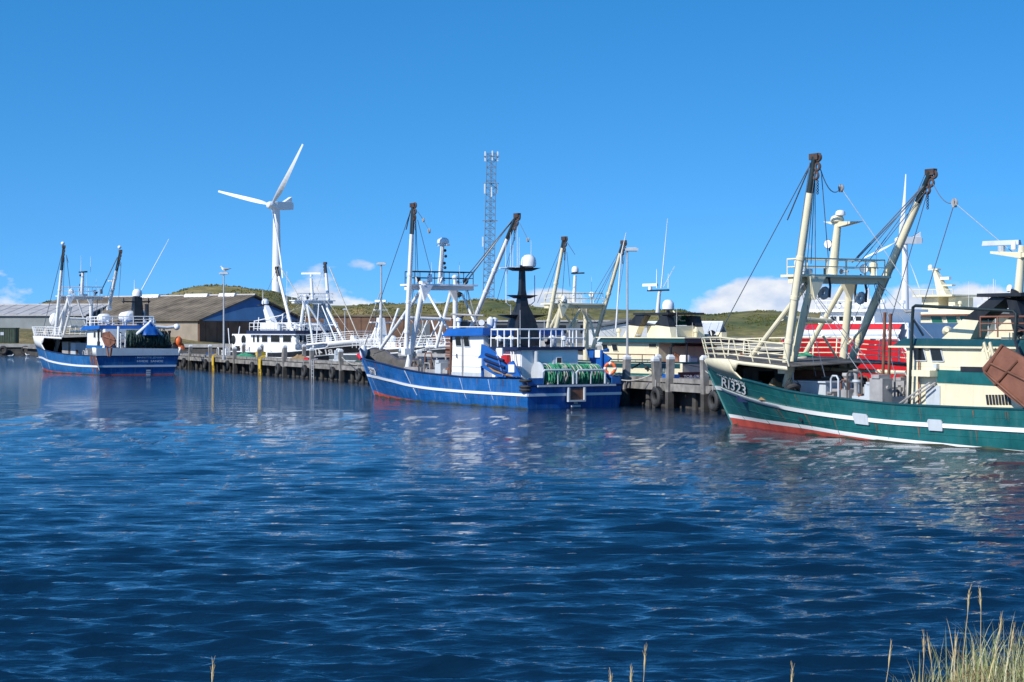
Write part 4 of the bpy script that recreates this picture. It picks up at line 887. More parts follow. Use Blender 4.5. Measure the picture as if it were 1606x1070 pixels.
    b.derrick(b.P(1232,574,2.45), b.P(1278,246,2.4), .152, 'cream', 'tip_black', .17); b.derrick(b.P(1333,568,-2.45), b.P(1460,270,-2.4), .152, 'cream', 'tip_black', .15)
    ph, sh = b.P(1275,250,2.35), b.P(1456,276,-2.35)
    b.wire(ph, b.P(1117,545,.35), .02); b.wire(b.P(1272,256,2.35), b.P(1235,345,1.6), .03)
    for px, py in ((1266,412), (1272,414), (1279,440)): b.wire(ph - Vector((0,.1,.3)), b.P(px, py, 1.9), .017)
    b.wire(b.P(1288,268,2.3), b.P(1299,404,1.2), .018); k1 = b.P(1319,295,1.2); b.wire(b.P(1287,266,2.3), k1, .02, .45); b.block(k1, .1); b.wire(k1, b.P(1440,470,.6), .012, mat='rope_pale')
    for (px, py, r_) in ((1336,412,.024), (1343,418,.018), (1352,424,.018)): b.wire(sh - Vector((0,0,.15)), b.P(px, py, -1.6), r_)
    b.wire(b.P(1440,305,-2.3), b.P(1345,405,-1.7), .026)
    k2 = b.P(1497,318,-1.5); b.wire(b.P(1462,285,-2.3), k2, .018, .3); b.block(k2, .11); b.wire(k2, b.P(1593,400,-.3), .012, mat='rope_pale'); b.wire(k2, b.P(1448,478,-1.0), .02); b.wire(b.P(1455,300,-2.3), b.P(1392,520,-2.3), .02); b.wire(b.P(1452,300,-2.3), b.P(1372,400,-2.0), .016)
    b.floodlight((pu-.4, 2.25, pz+.42), (.2,1,-.2)); b.floodlight((pu+.5, -2.3, pz+.3), (-.3,-1,0), 'cream')
    for (px, py, v) in ((1293,455,.8), (1350,463,-1.9)):
        c = b.P(px, py, v); m = MB()
        for s_ in (-1, 1): m.tube([c+Vector((s_*.26,0,.5)), c+Vector((s_*.34,0,.15)), c+Vector((s_*.3,0,-.3))], .05, 6)
        m.tube([c+Vector((-.26,0,.5)), c+Vector((.26,0,.5))], .05, 6); m.tube([c+Vector((0,0,.5)), c+Vector((0,0,.85))], .04, 6); o = b.part('block_cage', m, 'black_paint'); b.part('sheave', MB().torus(c+Vector((0,0,-.12)), (0,1,.2), .17, .1, 16, 8), 'pale_grey', o)
    # pair of bar braces between deck and gantry, low pipe handrail
    b.tb('deck_pipe', [b.P(1256,577,-1.2), b.P(1340,581,-1.2), b.P(1421,585,-1.2)], .085, 'cream'); b.tb('deck_pipe', [b.P(1256,592,-.6), b.P(1310,592,-.6)], .05, 'steel_grey')
    b.tb('brace', [b.P(1290,526,-.4), b.P(1316,566,-1.9)], .05, 'cream'); b.tb('brace', [b.P(1330,540,-1.9), b.P(1362,505,-2.2)], .05, 'cream')
    # working deck
    hz = .75
    b.part('fish_hopper', MB().box(-7.75,-5.35,.35,1.7,hz,1.97).box(-7.85,-5.3,.25,1.8,1.97,2.03), 'pale_grey', smooth=False); b.bx('hopper_side', -8.7, -7.9, .5, 1.6, hz, 1.75, 'steel_grey')
    winch(b, -9.3, .4, hz, 1.6, .5); winch(b, -10.6, -.9, hz, 1.8, .55); clutter(b, -12.4, -8.6, -.2, 2.5, 1.1, 4, n=18, hmax=1.25); b.bx('machine_bed', -12.5, -8.8, -2.3, 2.5, .7, 1.1, 'deck_grey'); clutter(b, -12, -5.5, -2.4, -.6, hz, 9, n=9, hmax=1.2); clutter(b, -5.2, -4.0, -.3, 1.9, hz, 14, n=4, hmax=.8)
    b.bx('sorting_table', -11.9, -9.9, 1.2, 2.3, hz+.55, hz+.8, 'pale_grey'); b.bx('gear_locker', -9.6, -9.0, 1.5, 2.2, hz, 1.75, 'steel_grey')
    for px, py0, py1 in ((1388,490,612), (1397,492,620)): b.tb('rusty_pole', [b.P(px, py0, .6), b.P(px-4, py1, .6)], .06, 'rust')
    o = b.own('fishing_net', MB().heap((-5.3, 2.2, 1.25), .75, .5, .75, 3, rough=.5), 'rope_brown', 'orange-brown net heap on the green trawler side deck', 'fishing net', 'nets on the trawlers')
    o = b.own('fishing_net', MB().heap((-2.3, 1.5, 2.62), .75, .35, .34, 6, rough=.5), 'rust', 'rust-red rope heap on the green trawler foredeck', 'fishing net', 'nets on the trawlers')
    o = b.own('fishing_net', MB().heap((-3.9, -.4, 2.75), .9, .5, .3, 8, rough=.5), 'net_green', 'pale green net heap on the green trawler foredeck', 'fishing net', 'nets on the trawlers')
    c = b.P(1243, 609, 2.7); tyre(b.S + b.a*c.x + b.p*c.y + Vector((0,0,c.z)), b.a*.5 + Vector((0,0,1)), .34, 'small tyre on the green trawler bulwark below the derrick', 'tyres on the trawlers')
    clutter(b, -12.4, -8.4, .9, 2.5, 1.35, 17, n=15, hmax=1.2, mats=('steel_grey','pale_grey','deck_dark','steel_grey')); clutter(b, -12.4, -6, -2.4, .4, 1.3, 19, n=12, hmax=1.5, mats=('steel_grey','deck_dark','rust'))
    # wheelhouse
    wh = house(b, 'wheelhouse', -20.9, -12.95, 2.35, .6, 3.44, 'cream', rake=-.12)
    for (a_, c_) in (((1431,543),(1450,566)), ((1458,544),(1477,567))):
        p0, p1 = b.P(*a_, 2.36), b.P(*c_, 2.36); b.window([(p0.x,2.355,p0.z),(p1.x+.06,2.355,p0.z),(p1.x-.12,2.355,p1.z),(p0.x-.14,2.355,p1.z)], (0,1,0), 'pale_grey')
    for v in (-1.6,-.5,.6,1.7): b.window([(-12.83,v-.4,3.3),(-12.83,v+.4,3.3),(-12.88,v+.4,2.8),(-12.88,v-.4,2.8)], (1,0,0), 'cream')
    for k in range(3): p0 = b.P(1500+k*34, 552, 2.36); b.window([(p0.x,2.355,3.2),(p0.x-.5,2.355,3.2),(p0.x-.5,2.355,2.75),(p0.x,2.355,2.75)], (0,1,0), 'cream') if k == 9 else None
    rf = MB(); rf.hexa([(-21.2,-2.45,3.44),(-12.2,-2.45,3.44),(-12.2,2.45,3.44),(-21.2,2.45,3.44)], [(-21.2,-2.42,3.66),(-12.7,-2.36,3.70),(-12.7,2.36,3.70),(-21.2,2.42,3.66)]); r0 = b.part('roof', rf, 'dark_teal', smooth=False)
    b.bx('roof_lip', -21.3, -12.05, -2.5, 2.5, 3.37, 3.437, 'cream', r0)
    p0, p1 = b.P(1470,580,2.36), b.P(1566,588,2.36); b.pl('side_stripe', [(p0.x,2.352,p0.z),(p1.x,2.352,p0.z-.03),(p1.x,2.352,p0.z-.50),(p0.x,2.352,p0.z-.46)], (0,.02,0), 'teal', wh)
    for k in range(8):
        p = b.P(1546+k*4.9, 627, 2.36); b.pl('vent_slat', [(p.x,2.352,p.z+.17),(p.x-.10,2.352,p.z+.17),(p.x-.16,2.352,p.z-.17),(p.x-.06,2.352,p.z-.17)], (0,.02,0), 'black_paint', wh)
    for z in (1.25, 2.12, 2.72): b.tb('weld_seam', [(-20.8,2.352,z), (-13.1,2.352,z)], .012, 'cream', wh, 5)
    p = b.P(1452, 586, 2.5); b.bx('liferaft_tray', p.x-.45, p.x+.45, 2.35, 2.75, p.z-.1, p.z+.12, 'cream'); p = b.P(1466,576,2.5); b.bx('deck_lamp', p.x-.08, p.x+.08, 2.36, 2.5, p.z-.05, p.z+.12, 'pale_grey')
    p = b.P(1441,566,2.45); b.tb('drain_pipe', [p, (p.x, 2.45, .9)], .03, 'rust_brown'); p = b.P(1524,579,2.4); b.bx('name_board', p.x-.55, p.x+.55, 2.352, 2.39, p.z-.1, p.z+.08, 'black_paint')
    b.bx('ladder_shade_panel', -14.55, -13.85, 2.352, 2.385, .95, 2.05, 'pale_grey', wh); l = MB()  # flat grey panel stands in for the shadow of the leaning ladder
    for s_ in (0, 1): l.tube([(-13.0-s_*.0+.0, 2.6+s_*.28, 1.35), (-14.4, 2.45+s_*.28, 2.15)], .035, 6)
    b.part('boarding_ladder', l, 'steel_grey')
    # teal goalpost over the roof, funnel, mast
    b.tb('goalpost', [b.P(1426,637,2.6), b.P(1431,500,2.6), b.P(1432,482,2.6), b.P(1436,479.5,2.6), b.P(1590,488,2.6), b.P(1594,492,2.6), b.P(1592,532,2.6)], .058, 'tip_black', n=10); b.tb('cable', [b.P(1432,500,2.6), b.P(1448,526,2.0)], .04, 'wire'); b.tb('hook', [b.P(1432,488,2.6), b.P(1421,489,2.6), b.P(1418,486,2.6)], .05, 'steel_grey')
    for v0, v1 in ((1.45, .75), (-.75, -1.45)):
        w = v0 if v0 > 0 else .9
        lo = [b.P(*q, 1.1) for q in ((1488,531),(1532,534),(1546,503),(1521,501))]; b.pl('funnel_base', [(p.x, v0, p.z) for p in lo], (0, v1-v0, 0), 'cream')
        up = [b.P(*q, 1.1) for q in ((1521,501),(1546,503),(1588,468),(1566,466))]; b.pl('funnel', [(p.x, v0, p.z) for p in up], (0, v1-v0, 0), 'black_paint')
        q = [b.P(*q, 1.1) for q in ((1600,520),(1622,520),(1606,472),(1590,470))]; b.pl('funnel', [(p.x, v0, p.z) for p in q], (0, v1-v0, 0), 'black_paint'); b.bx('funnel_base', q[1].x-.3, q[0].x+.1, v1, v0, 3.7, q[0].z, 'cream')
    tp = b.P(1548,464,1.1); b.bx('funnel_top', -17.6, tp.x, -1.6, 1.6, tp.z-.05, tp.z+.07, 'black_paint'); b.tb('exhaust', [(-16.2,.2,3.8),(-16.2,.2,5.0),(-16.7,.2,5.25)], .2, 'black_paint'); b.tb('exhaust', [(-16.3,-.5,3.8),(-16.3,-.5,4.9),(-16.8,-.5,5.15)], .16, 'black_paint')
    q0 = b.P(1597,468,0); q1 = b.P(1603,385,0); ms = b.tb('mast', [q0, q1], [.17,.12], 'cream', n=12); a0, a1 = b.P(1556,397,0), b.P(1606,401,0); m = MB(); m.hexa([a0+Vector((0,-.1,-.02)), a1+Vector((0,-.16,-.1)), a1+Vector((0,.16,-.1)), a0+Vector((0,.1,-.02))], [a0+Vector((0,-.1,.06)), a1+Vector((0,-.16,.12)), a1+Vector((0,.16,.12)), a0+Vector((0,.1,.06))]); m.box(a1.x-1.2, a1.x, -.12, .12, a1.z-.06, a1.z+.1); b.part('radar_arm', m, 'cream', ms, False); scanner(b, a0 + Vector((-.45,0,.02)), .75, 'pale_grey', .2, ms)
    radome(b, b.P(1590,393,0), .1, .35, 'clean_white', ms); radome(b, b.P(1584,458,.6), .12, .26); whip(b, b.P(1558,464,.8), .6); b.floodlight(b.P(1592,461,.6), (.8,.4,0))
    R = MB().rail([(-19.8,2.5,3.76),(-16.6,2.5,3.76)], .7, 3, .028, .8); b.part('railing', R, 'rust_brown'); m = MB()
    for px in (1545, 1554): p = b.P(px, 540, 2.75); m.tube([(p.x+.1,2.75,p.z-.25),(p.x,2.8,p.z+.05),(p.x-.15,2.75,p.z-.5)], .06, 6)
    b.part('door_hanger', m, 'cream')
    # rusty trawl door hung on the quarter
    pts = [b.P(*q, 3.45) for q in ((1572,541),(1562,557),(1545,577),(1546,585),(1562,604),(1590,628),(1612,642),(1640,640),(1646,600),(1625,574),(1606,560))]
    m = MB(); m.plate([(p.x, 3.45 + .05*math.sin(i), p.z) for i, p in enumerate(pts)], (0,.1,0)); o = b.own('trawl_door', m, 'rust_brown', 'rusty brown steel trawl door hung on the green trawler quarter', 'trawl door', 'trawl doors on the trawlers')
    for e in (((1546,585),(1612,642)), ((1560,604),(1596,566)), ((1553,570),(1640,612)), ((1546,582),(1572,541))):
        p, q = b.P(*e[0], 3.58), b.P(*e[1], 3.58); b.sub('stiffener', MB().tube([p, q], .045, 6), 'rust', o)
    b.tb('hanging_chain', [b.P(1592,534,3.0), b.P(1600,560,3.45)], .05, 'black_paint'); b.pl('quarter_shield', [b.P(*q, 2.9) for q in ((1588,556),(1606,535),(1640,536),(1640,575),(1606,562))], (0,-.1,0), 'dark_teal')
    rust_runs(b, (1210,1252,1300,1372,1440,1530,1580), 6)
    roof_gear(b, -19.5, -13.2, 2.2, 3.69, 5, 11, 'cream'); stays(b, (pu, 1.9, pz), 5, -12, -3, .5, 2.6, 2.2, 3); stays(b, (pu, -1.9, pz), 5, -12, -3, -2.6, -.5, 2.2, 4); roof_gear(b, pu-.4, pu+.4, 2.0, pz, 8, 6, 'cream')
    for k in range(4): b.own('rope_coil', MB().torus((-3.2-k*.55, .9-.5*(k%2), 2.78), (0,0,1), .2, .07, 18, 6).torus((-3.2-k*.55, .9-.5*(k%2), 2.88), (0,.1,1), .17, .06, 18, 6), ('rope_brown','rope_pale')[k%2], ['brown rope coil on the green trawler foredeck nearest the bow', 'pale rope coil on the green trawler foredeck near the bow', 'brown rope coil on the green trawler foredeck by the gantry', 'pale rope coil on the green trawler foredeck by the gantry'][k], 'rope', 'rope coils on the green foredeck')
    return b
GREEN = green_trawler()

# ============================ blue trawler, middle ============================
def blue_door(b, poly, v, label, white, seed=0):
    P = [b.P(*q, v) for q in poly]; m = MB(); n = len(P)
    m.plate([(p.x, v, p.z) for p in P], (0,.09,0)); o = b.own('trawl_door', m, 'blue_paint', label, 'trawl door', 'trawl doors on the trawlers')
    for w in white: c = b.P(*w, v+.12); b.sub('anode', MB().box(c.x-.28, c.x+.28, c.y-.02, c.y+.05, c.z-.2, c.z+.2), 'clean_white', o, False)
    return o
def blue_trawler():
    D = 12000/(620-518); b = Boat('blue_trawler', 'bright blue trawler with white wheelhouse and black mast in the middle', ((589-CX)/FPX*D, D), 121.5, 22.2, 6.1)
    bw = [(0,.93),(.2,.97),(.42,.92),(.6,.80),(.74,.60),(.85,.38),(.93,.19),(1,.02)]; bd = [(0,.95),(.25,1),(.5,1),(.68,.93),(.8,.70),(.9,.36),(.96,.145),(1,.02)]
    b.hull_setup(bw, bd, 1.9, boot=smoothtab([(0,-.28),(.3,-.12),(.52,.02),(.75,.16),(1,.31)]), zbow=2.4)
    b.fit_lines([(567,562),(580,566),(596,570),(618,576),(640,581),(670,586),(700,589),(730,592),(760,593),(815,594)], [(592,592),(612,597),(640,604),(680,610),(740,615),(818,619.5)], bow_sheer=2.25, sw=.14)
    sh = b.sheer; b.sheer = smoothtab([(0,1.17),(.014,1.19),(.022,sh(.03))] + [(t, sh(t)) for t in np.linspace(.05,.895,22)] + [(.905, sh(.905)+.06),(.918, sh(.918)+.5),(.95, 2.86),(1.0, 2.55)])
    b.build_hull('blue_hull', deck_mat='deck_dark', inner='deck_dark', bul=.95, cap='navy', stripe_mat='letter_white')
    def hm(fx, yt, yb, out):
        def f(x, y): px = fx(x); py = yb(x)*(1-y)+yt(x)*y; t, z = b.from_px([(px,py)], 1, 1.9)[0]; return b.hp(t, z, 1, out)
        return f
    q = []
    for px, py in ((578,575),(587,577.5),(590,583),(591,589),(582,585)): t, z = b.from_px([(px,py)], 1, 1.9)[0]; q.append(b.hp(t, z, 1, .04))
    b.pl('number_panel', q, (0,.012,0), 'letter_white', b.hull)
    b.lettering('120', hm(lambda x: 580+8.5*x, lambda x: 577+3*x, lambda x: 583+4*x, .075), 'navy', 'registration_number', .01)
    t = MB(); t.ball(b.P(570,552,.15), .2, .25, .42, 12); b.part('anchor_roller', t, 'clean_white'); s_ = MB().tube([b.hp(1, 2.2, 1)+Vector((-.05,0,0)), b.hp(1, 2.45,1)+Vector((.25,0,.0))], .14, 8); b.part('stem_head', s_, 'red_hull')
    hz = .62
    for px, w in ((640,.05), (722,.03), (766,.025)):                                       # run-off streaks below the scuppers
        tt = b.t_at(px, 1.2); V = []
        for z, k in ((b.sheer(tt)-.06, 0), (b.stripe(tt)+.1, .012), (b.stripe(tt)-.1, .02), (.35, .03)): a = b.hp(tt-k*.6, z, 1, .008); V.append(a)
        m = MB(); 
        for i in range(3): 
            if i == 1: continue
            m.add([V[i]+Vector((-w,0,0)), V[i]+Vector((w,0,0)), V[i+1]+Vector((w*.7,0,0)), V[i+1]+Vector((-w*.7,0,0))], [(0,1,2,3)])
        b.part('scupper_stain', m, 'pale_grey', b.hull, False)
    pr = (b.P(646,544,1.85), b.P(664,450,1.7)); sr = (b.P(714,515,-1.85), b.P(714,450,-1.7)); pz = b.P(695,446,0).z; pu = -8.0
    gantry(b, pr, sr, 'clean_white', pz, pu, 2.25, 'black_paint', deck_z=.6, rail_h=.72, r=.165, brace=[(b.P(663,452,1.7), b.P(597,547,1.4)), (b.P(707,458,-1.6), b.P(684,546,-1.4)), (b.P(630,498.5,1.65), b.P(707,501,-1.65))],
           bar=[(b.P(672,462,1.5), b.P(692,498,1.2)), (b.P(725,462,-1.7), b.P(744,505,-1.9)), (b.P(693,500,-.6), b.P(676,528,-.6)), (b.P(693,500,-.6), b.P(702,516,-.6))])
    m0, m1 = b.P(690,445,0), b.P(694,386,0); ms = b.tb('mast', [m0, m1], [.15,.11], 'white', n=10); radome(b, b.P(695,383,0), .35, .38, 'clean_white', ms); p = b.P(692,385,0); b.bx('radar_arm', p.x-.85, p.x+.35, -.1, .1, p.z-.05, p.z+.04, 'pale_grey', ms)
    for px, py in ((698,393),(699,402),(697,413),(698,420)): b.part('mast_lamp', MB().ball(b.P(px,py,.0), .09), 'black_paint', ms)
    radome(b, b.P(674,443,.9), .16, .5)
    b.derrick(b.P(637,548,2.35), b.P(648,322,2.3), .135, 'clean_white', 'tip_black', .2); b.derrick(b.P(739,514,-2.35), b.P(811,338,-2.3), .135, 'clean_white', 'tip_black', .2)
    ph, s2 = b.P(645,328,2.3), b.P(808,340,-2.3)
    b.wire(ph, b.P(572,543,.3), .02); b.wire(b.P(644,330,2.3), b.P(637,360,1.9), .035)
    for px, py in ((652,440),(656,441)): b.wire(b.P(652,340,2.2), b.P(px,py,1.6), .018)
    b.wire(b.P(655,345,2.3), b.P(676,428,1.2), .018); k = b.P(664,345,2.0); b.wire(b.P(655,332,2.3), k, .016); b.block(k, .08); k = b.P(673,362,1.8); b.wire(b.P(664,345,2.0), k, .012); b.block(k, .09)
    b.wire(s2, b.P(727,440,-1.6), .03); b.wire(b.P(800,350,-2.3), b.P(724,452,-1.8), .045, mat='rope_pale'); b.wire(b.P(803,348,-2.3), b.P(732,440,-1.5), .018); b.wire(b.P(812,352,-2.3), b.P(780,470,-2.3), .018); b.wire(b.P(811,352,-2.3), b.P(795,430,-1.8), .016); k = b.P(828,376,-1.6); b.wire(b.P(815,350,-2.3), k, .014); b.block(k, .08)
    b.floodlight(b.P(656,438,1.9), (.2,1,-.3)); b.floodlight(b.P(729,441,-1.9), (.2,-.6,-.3)); b.floodlight(b.P(720,461,-1.9), (.2,-.6,-.6))
    # working deck
    winch(b, -9.3, -.3, hz, 2.2, .55); winch(b, -11.2, .6, hz, 1.8, .5); clutter(b, -13, -8, -2.1, 2.2, 1.15, 21, n=24, hmax=1.6, mats=('steel_grey','deck_grey','steel_grey','rust','pale_grey')); b.bx('machine_bed', -13.1, -7.8, -2.2, 2.2, hz, 1.15, 'deck_grey'); clutter(b, -7.5, -5, -1.8, 1.8, hz, 22, n=8, hmax=1.4); clutter(b, -13, -8.4, .2, 2.2, 1.2, 26, n=16, hmax=1.7, mats=('steel_grey','deck_dark','steel_grey')); b.bx('fish_hopper', -9.6, -7.6, .9, 2.1, hz, 1.9, 'steel_grey'); b.bx('sorting_table', -12.8, -10.2, 1.1, 2.2, 1.6, 1.8, 'steel_grey')
    b.part('deck_beam', MB().box(-13.2,-6.2,-2.2,-1.9,2.55,2.75).box(-13.2,-6.2,1.5,1.75,2.5,2.68), 'steel_grey', smooth=False)
    p = b.P(710,455,2.1); b.tb('rusty_pole', [b.P(709,500,2.1), b.P(706,590,2.1)], .07, 'rust'); l = MB(); 
    for k in range(6): c = b.P(704, 528+k*6, 2.0); l.box(c.x-.45, c.x+.3, 1.9, 2.05, c.z-.06, c.z+.06)
    b.part('rusty_rack', l, 'rust', smooth=False)
    # wheelhouse
    wh = house(b, 'wheelhouse', -16.9, -13.45, 2.3, .7, 3.72, 'clean_white', rake=.15)
    for a_, c_ in (((714,527),(724,543)), ((727,528),(737,544))): p0, p1 = b.P(*a_, 2.31), b.P(*c_, 2.31); b.window([(p0.x,2.305,p0.z),(p1.x+.1,2.305,p0.z),(p1.x-.05,2.305,p1.z),(p0.x-.12,2.305,p1.z)], (0,1,0), 'pale_grey')
    for v in (-1.5,-.5,.5,1.5): b.window([(-13.58,v-.42,3.55),(-13.58,v+.42,3.55),(-13.48,v+.42,2.85),(-13.48,v-.42,2.85)], (1,0,0), 'clean_white')
    rf = MB(); rf.hexa([(-17.3,-2.6,3.72),(-12.9,-2.6,3.66),(-12.9,2.6,3.66),(-17.3,2.6,3.72)], [(-17.3,-2.55,4.12),(-13.3,-2.45,4.08),(-13.3,2.45,4.08),(-17.3,2.55,4.12)]); r0 = b.part('roof', rf, 'blue_paint', smooth=False)
    b.bx('roof_handrail', -17.2, -13.4, 2.4, 2.44, 4.16, 4.2, 'clean_white', r0)
    b.lettering('Skagen', lambda x, y: (-14.0-1.6*x, 2.615-.03*0, 3.80+.18*y), 'letter_white', 'name_script', .0, r0) if False else None
    b.tb('drain_pipe', [(-14.75,2.36,3.6), (-14.75,2.36,1.4)], .04, 'steel_grey'); b.bx('wall_foot', -16.88, -13.5, 2.302, 2.33, .75, 1.72, 'pale_grey', wh)
    for z in (2.62, 2.02): b.tb('weld_seam', [(-16.85,2.305,z),(-13.55,2.305,z)], .014, 'pale_grey', wh, 5)
    p = b.P(717,558,2.33); b.tb('door_handle', [p+Vector((0,.02,.1)), p+Vector((0,.06,0)), p+Vector((0,.02,-.12))], .03, 'black_paint', wh)
    # bridge-deck and after house
    house(b, 'after_house', -19.9, -16.9, 1.75, .7, 2.96, 'clean_white'); b.bx('house_side', -19.85, -17.0, 1.752, 1.80, .8, 2.9, 'clean_white')
    b.bx('boat_deck', -20.05, -16.2, -2.1, 2.1, 2.96, 3.12, 'navy'); R = MB().rail([(-16.6,2.05,3.12),(-20.0,2.05,3.12),(-20.0,-2.05,3.12),(-16.6,-2.05,3.12)], .92, 2, .045, .72); b.part('railing', R, 'clean_white')
    ds = MB(); ds.plate([(-17.0,2.0,3.12),(-17.0,2.0,3.75),(-18.3,2.0,3.12)], (0,-.4,0)); b.part('stair', ds, 'black_paint', smooth=False)
    p0, p1 = b.U(867,556,-19.9), b.U(886,579,-19.9); b.part('hatch_door', MB().box(-19.94,-19.89,p1.y,p0.y,p1.z,p0.z), 'clean_white', smooth=False); p0, p1 = b.U(872,561,-19.9), b.U(880,570,-19.9); b.window([(-19.945,p0.y,p0.z),(-19.945,p1.y,p0.z),(-19.945,p1.y,p1.z),(-19.945,p0.y,p1.z)], (-1,0,0), 'pale_grey')
    p = b.U(841,560,-20.0); b.part('vent_pipe', MB().tube([(-20.02,p.y,.9),(-20.02,p.y,2.9)], .12, 10), 'pale_grey')
    p = b.U(808,565,-19.0); b.bx('ladder_box', -18.9, -18.3, 1.85, 2.05, 1.3, 2.7, 'red_hull')
    for k in range(2): b.tb('stay', [(-19.4+k*.25,1.95,2.9),(-19.9+k*.25,2.1,1.2)], .04, 'clean_white')
    # black mast
    f = lambda px, py, v: b.P(px, py, v); Z0, Z1 = 4.05, b.P(820,450,0).z; m = MB(); c = -17.1
    sec = [(c, .72, .72, 3.15), (c, .55, .55, 4.5), (c, .27, .26, b.P(817,480,0).z), (c, .15, .15, b.P(818,455,0).z), (c, .12, .12, b.P(820,416,0).z)]
    for a_, d_ in zip(sec[:-1], sec[1:]): m.hexa([(a_[0]+x*a_[1], y*a_[2], a_[3]) for x, y in ((-1,-1),(1,-1),(1,1),(-1,1))], [(d_[0]+x*d_[1], y*d_[2], d_[3]) for x, y in ((-1,-1),(1,-1),(1,1),(-1,1))])
    ms = b.part('radar_mast', m, 'black_paint', smooth=False)
    for z, hw, hv in ((b.P(820,494,0).z, .3, 1.5), (b.P(820,463,0).z, .3, .85), (b.P(820,420,0).z, .35, 1.0)): mm = MB(); mm.hexa([(c-hw*.5,-hv*.5,z-.18),(c+hw*.5,-hv*.5,z-.18),(c+hw*.5,hv*.5,z-.18),(c-hw*.5,hv*.5,z-.18)], [(c-hw,-hv,z),(c+hw,-hv,z),(c+hw,hv,z),(c-hw,hv,z)]); b.part('spreader', mm, 'black_paint', ms, False)
    zt = b.P(820,420,0).z; radome(b, (c-.1,-.35,zt), .42, .72, 'clean_white', ms); b.tb('boom', [(c, 2.4, b.P(820,494,0).z-.05), (c+3.5, 2.4, b.P(820,494,0).z+.05)], .05, 'steel_grey', ms)
    for v, u, h in ((.9,.2,1.5),(.7,-.2,1.2),(.55,.3,1.9),(.3,-.2,1.6),(.15,.25,2.2),(-.7,.2,1.5)): whip(b, (c+u, v, zt), h, parent=ms)
    mm = MB(); mm.tube([(c,1.4,zt-.05),(c,.3,zt)], .05, 6); mm.tube([(c,1.0,zt-.1),(c,1.0,zt-1.9),(c,.7,zt-2.1)], .03, 6); mm.tube([(c,-.8,zt-.4),(c,-.8,zt-1.8),(c,-.55,zt-2.0)], .03, 6); b.part('aerial_frame', mm, 'clean_white', ms)
    for u, v in ((-16.3,1.5),(-17.9,-1.4),(-17.5,1.7),(-16.2,-.9)): b.part('vent_cowl', MB().lathe([(.12,0),(.2,.15),(.2,.5),(.05,.62)], (u,v,4.1 if u > -17.2 else 3.12), 'z', 10), 'clean_white')
    # stern
    for v0, v1 in ((2.85, 1.95), (-2.3, -2.85)): m = MB(); q = b.hp(0,1.15,1); m.box(q.x, q.x+.09, min(v0,v1), max(v0,v1), 1.15, 1.56); b.part('stern_bulwark', m, 'blue_hull', smooth=False)
    q = b.hp(0,1.17,1); b.part('stern_sill', MB().box(q.x-.14, q.x+.02, -2.45, 2.35, 1.10, 1.19), 'pale_grey', smooth=False)
    for a_, c_ in (((851,581),(899,605)), ((904,581),(949,605))):
        p0, p1 = b.U(*a_, q.x+.12), b.U(*c_, q.x+.12); m = MB(); m.tube([(q.x+.12,p0.y,1.15),(q.x+.12,p0.y,p0.z-.12),(q.x+.12,p0.y-.12,p0.z),(q.x+.12,p1.y+.12,p0.z),(q.x+.12,p1.y,p0.z-.12),(q.x+.12,p1.y,1.15)], .06, 8); m.tube([(q.x+.12,(p0.y+p1.y)/2,p0.z),(q.x+.12,(p0.y+p1.y)/2,1.15)], .035, 6); b.part('stern_gate', m, 'pale_grey')
    p0, p1 = b.U(890,608,q.x-.1), b.U(917,627,q.x-.1); m = MB(); 
    m.box(q.x-.22,q.x-.05,p1.y,p1.y+.09,p1.z,p0.z); m.box(q.x-.22,q.x-.05,p0.y-.09,p0.y,p1.z,p0.z); m.box(q.x-.22,q.x-.05,p1.y,p0.y,p1.z-.09,p1.z); o = b.part('rudder_frame', m, 'pale_grey', smooth=False); b.part('rudder_recess', MB().box(q.x-.1,q.x-.04,p1.y+.1,p0.y-.1,p1.z+.01,p0.z-.05), 'rust', o, False)
    c = b.U(903,637,q.x-.05); b.part('stern_port', MB().box(c.x-.04,c.x+.02,c.y-.28,c.y+.28,c.z-.05,c.z+.06).box(c.x-.04,c.x+.02,c.y-.1,c.y+.1,c.z+.12,c.z+.22), 'pale_grey', o, False)
    for k, z in enumerate((.95, 1.12, 1.42)): m = MB(); p = b.hp(.012, z, 1); m.torus((p.x-.02, p.y-.04, z), (0,0,1), .26, .085, 16, 6); b.part('corner_fender', m, 'rubber')
    # net drum and nets
    dr = MB(); 
    for v in (1.55,): dr.lathe([(.12,-.03),(.62,-.03),(.62,.03),(.12,.03)], (-21.15, v, 1.75), 'y', 24)
    b.part('net_drum', dr, 'pale_grey'); net_roll(b, -21.25, 1.35, -.35, 1.62, .62, 'bright green trawl net on the stern drum, port half', 'net_green', 'rope_pale', 2); net_roll(b, -21.25, -.45, -2.1, 1.6, .58, 'bright green trawl net on the stern drum, starboard half', 'net_green', 'rope_pale', 5)
    m = MB(); m.box(-21.5,-20.9,-2.3,-2.2,.5,1.7); m.box(-21.5,-20.9,1.65,1.75,.5,1.4); b.part('drum_stand', m, 'steel_grey', smooth=False)
    o = b.own('fishing_net', MB().heap((-21.6,-2.35,.9), .4, .35, .6, 4, rough=.5), 'rope_pale', 'pale rope coil beside the green nets on the blue stern', 'fishing net', 'nets on the trawlers')
    # trawl doors
    o = blue_door(b, ((757,540),(768,545),(776,552),(784,561),(800,580),(795,592),(782,591),(764,580),(750,571),(749,565),(756,556)), 3.0, 'slotted blue trawl door hung on the port quarter of the middle trawler', ((752,568),(784,552)))
    for e in (((762,556),(790,566)), ((760,564),(792,577)), ((765,573),(794,586))): p, q_ = b.P(*e[0], 3.12), b.P(*e[1], 3.12); b.sub('slot', MB().tube([p, q_], .085, 6), 'navy', o)
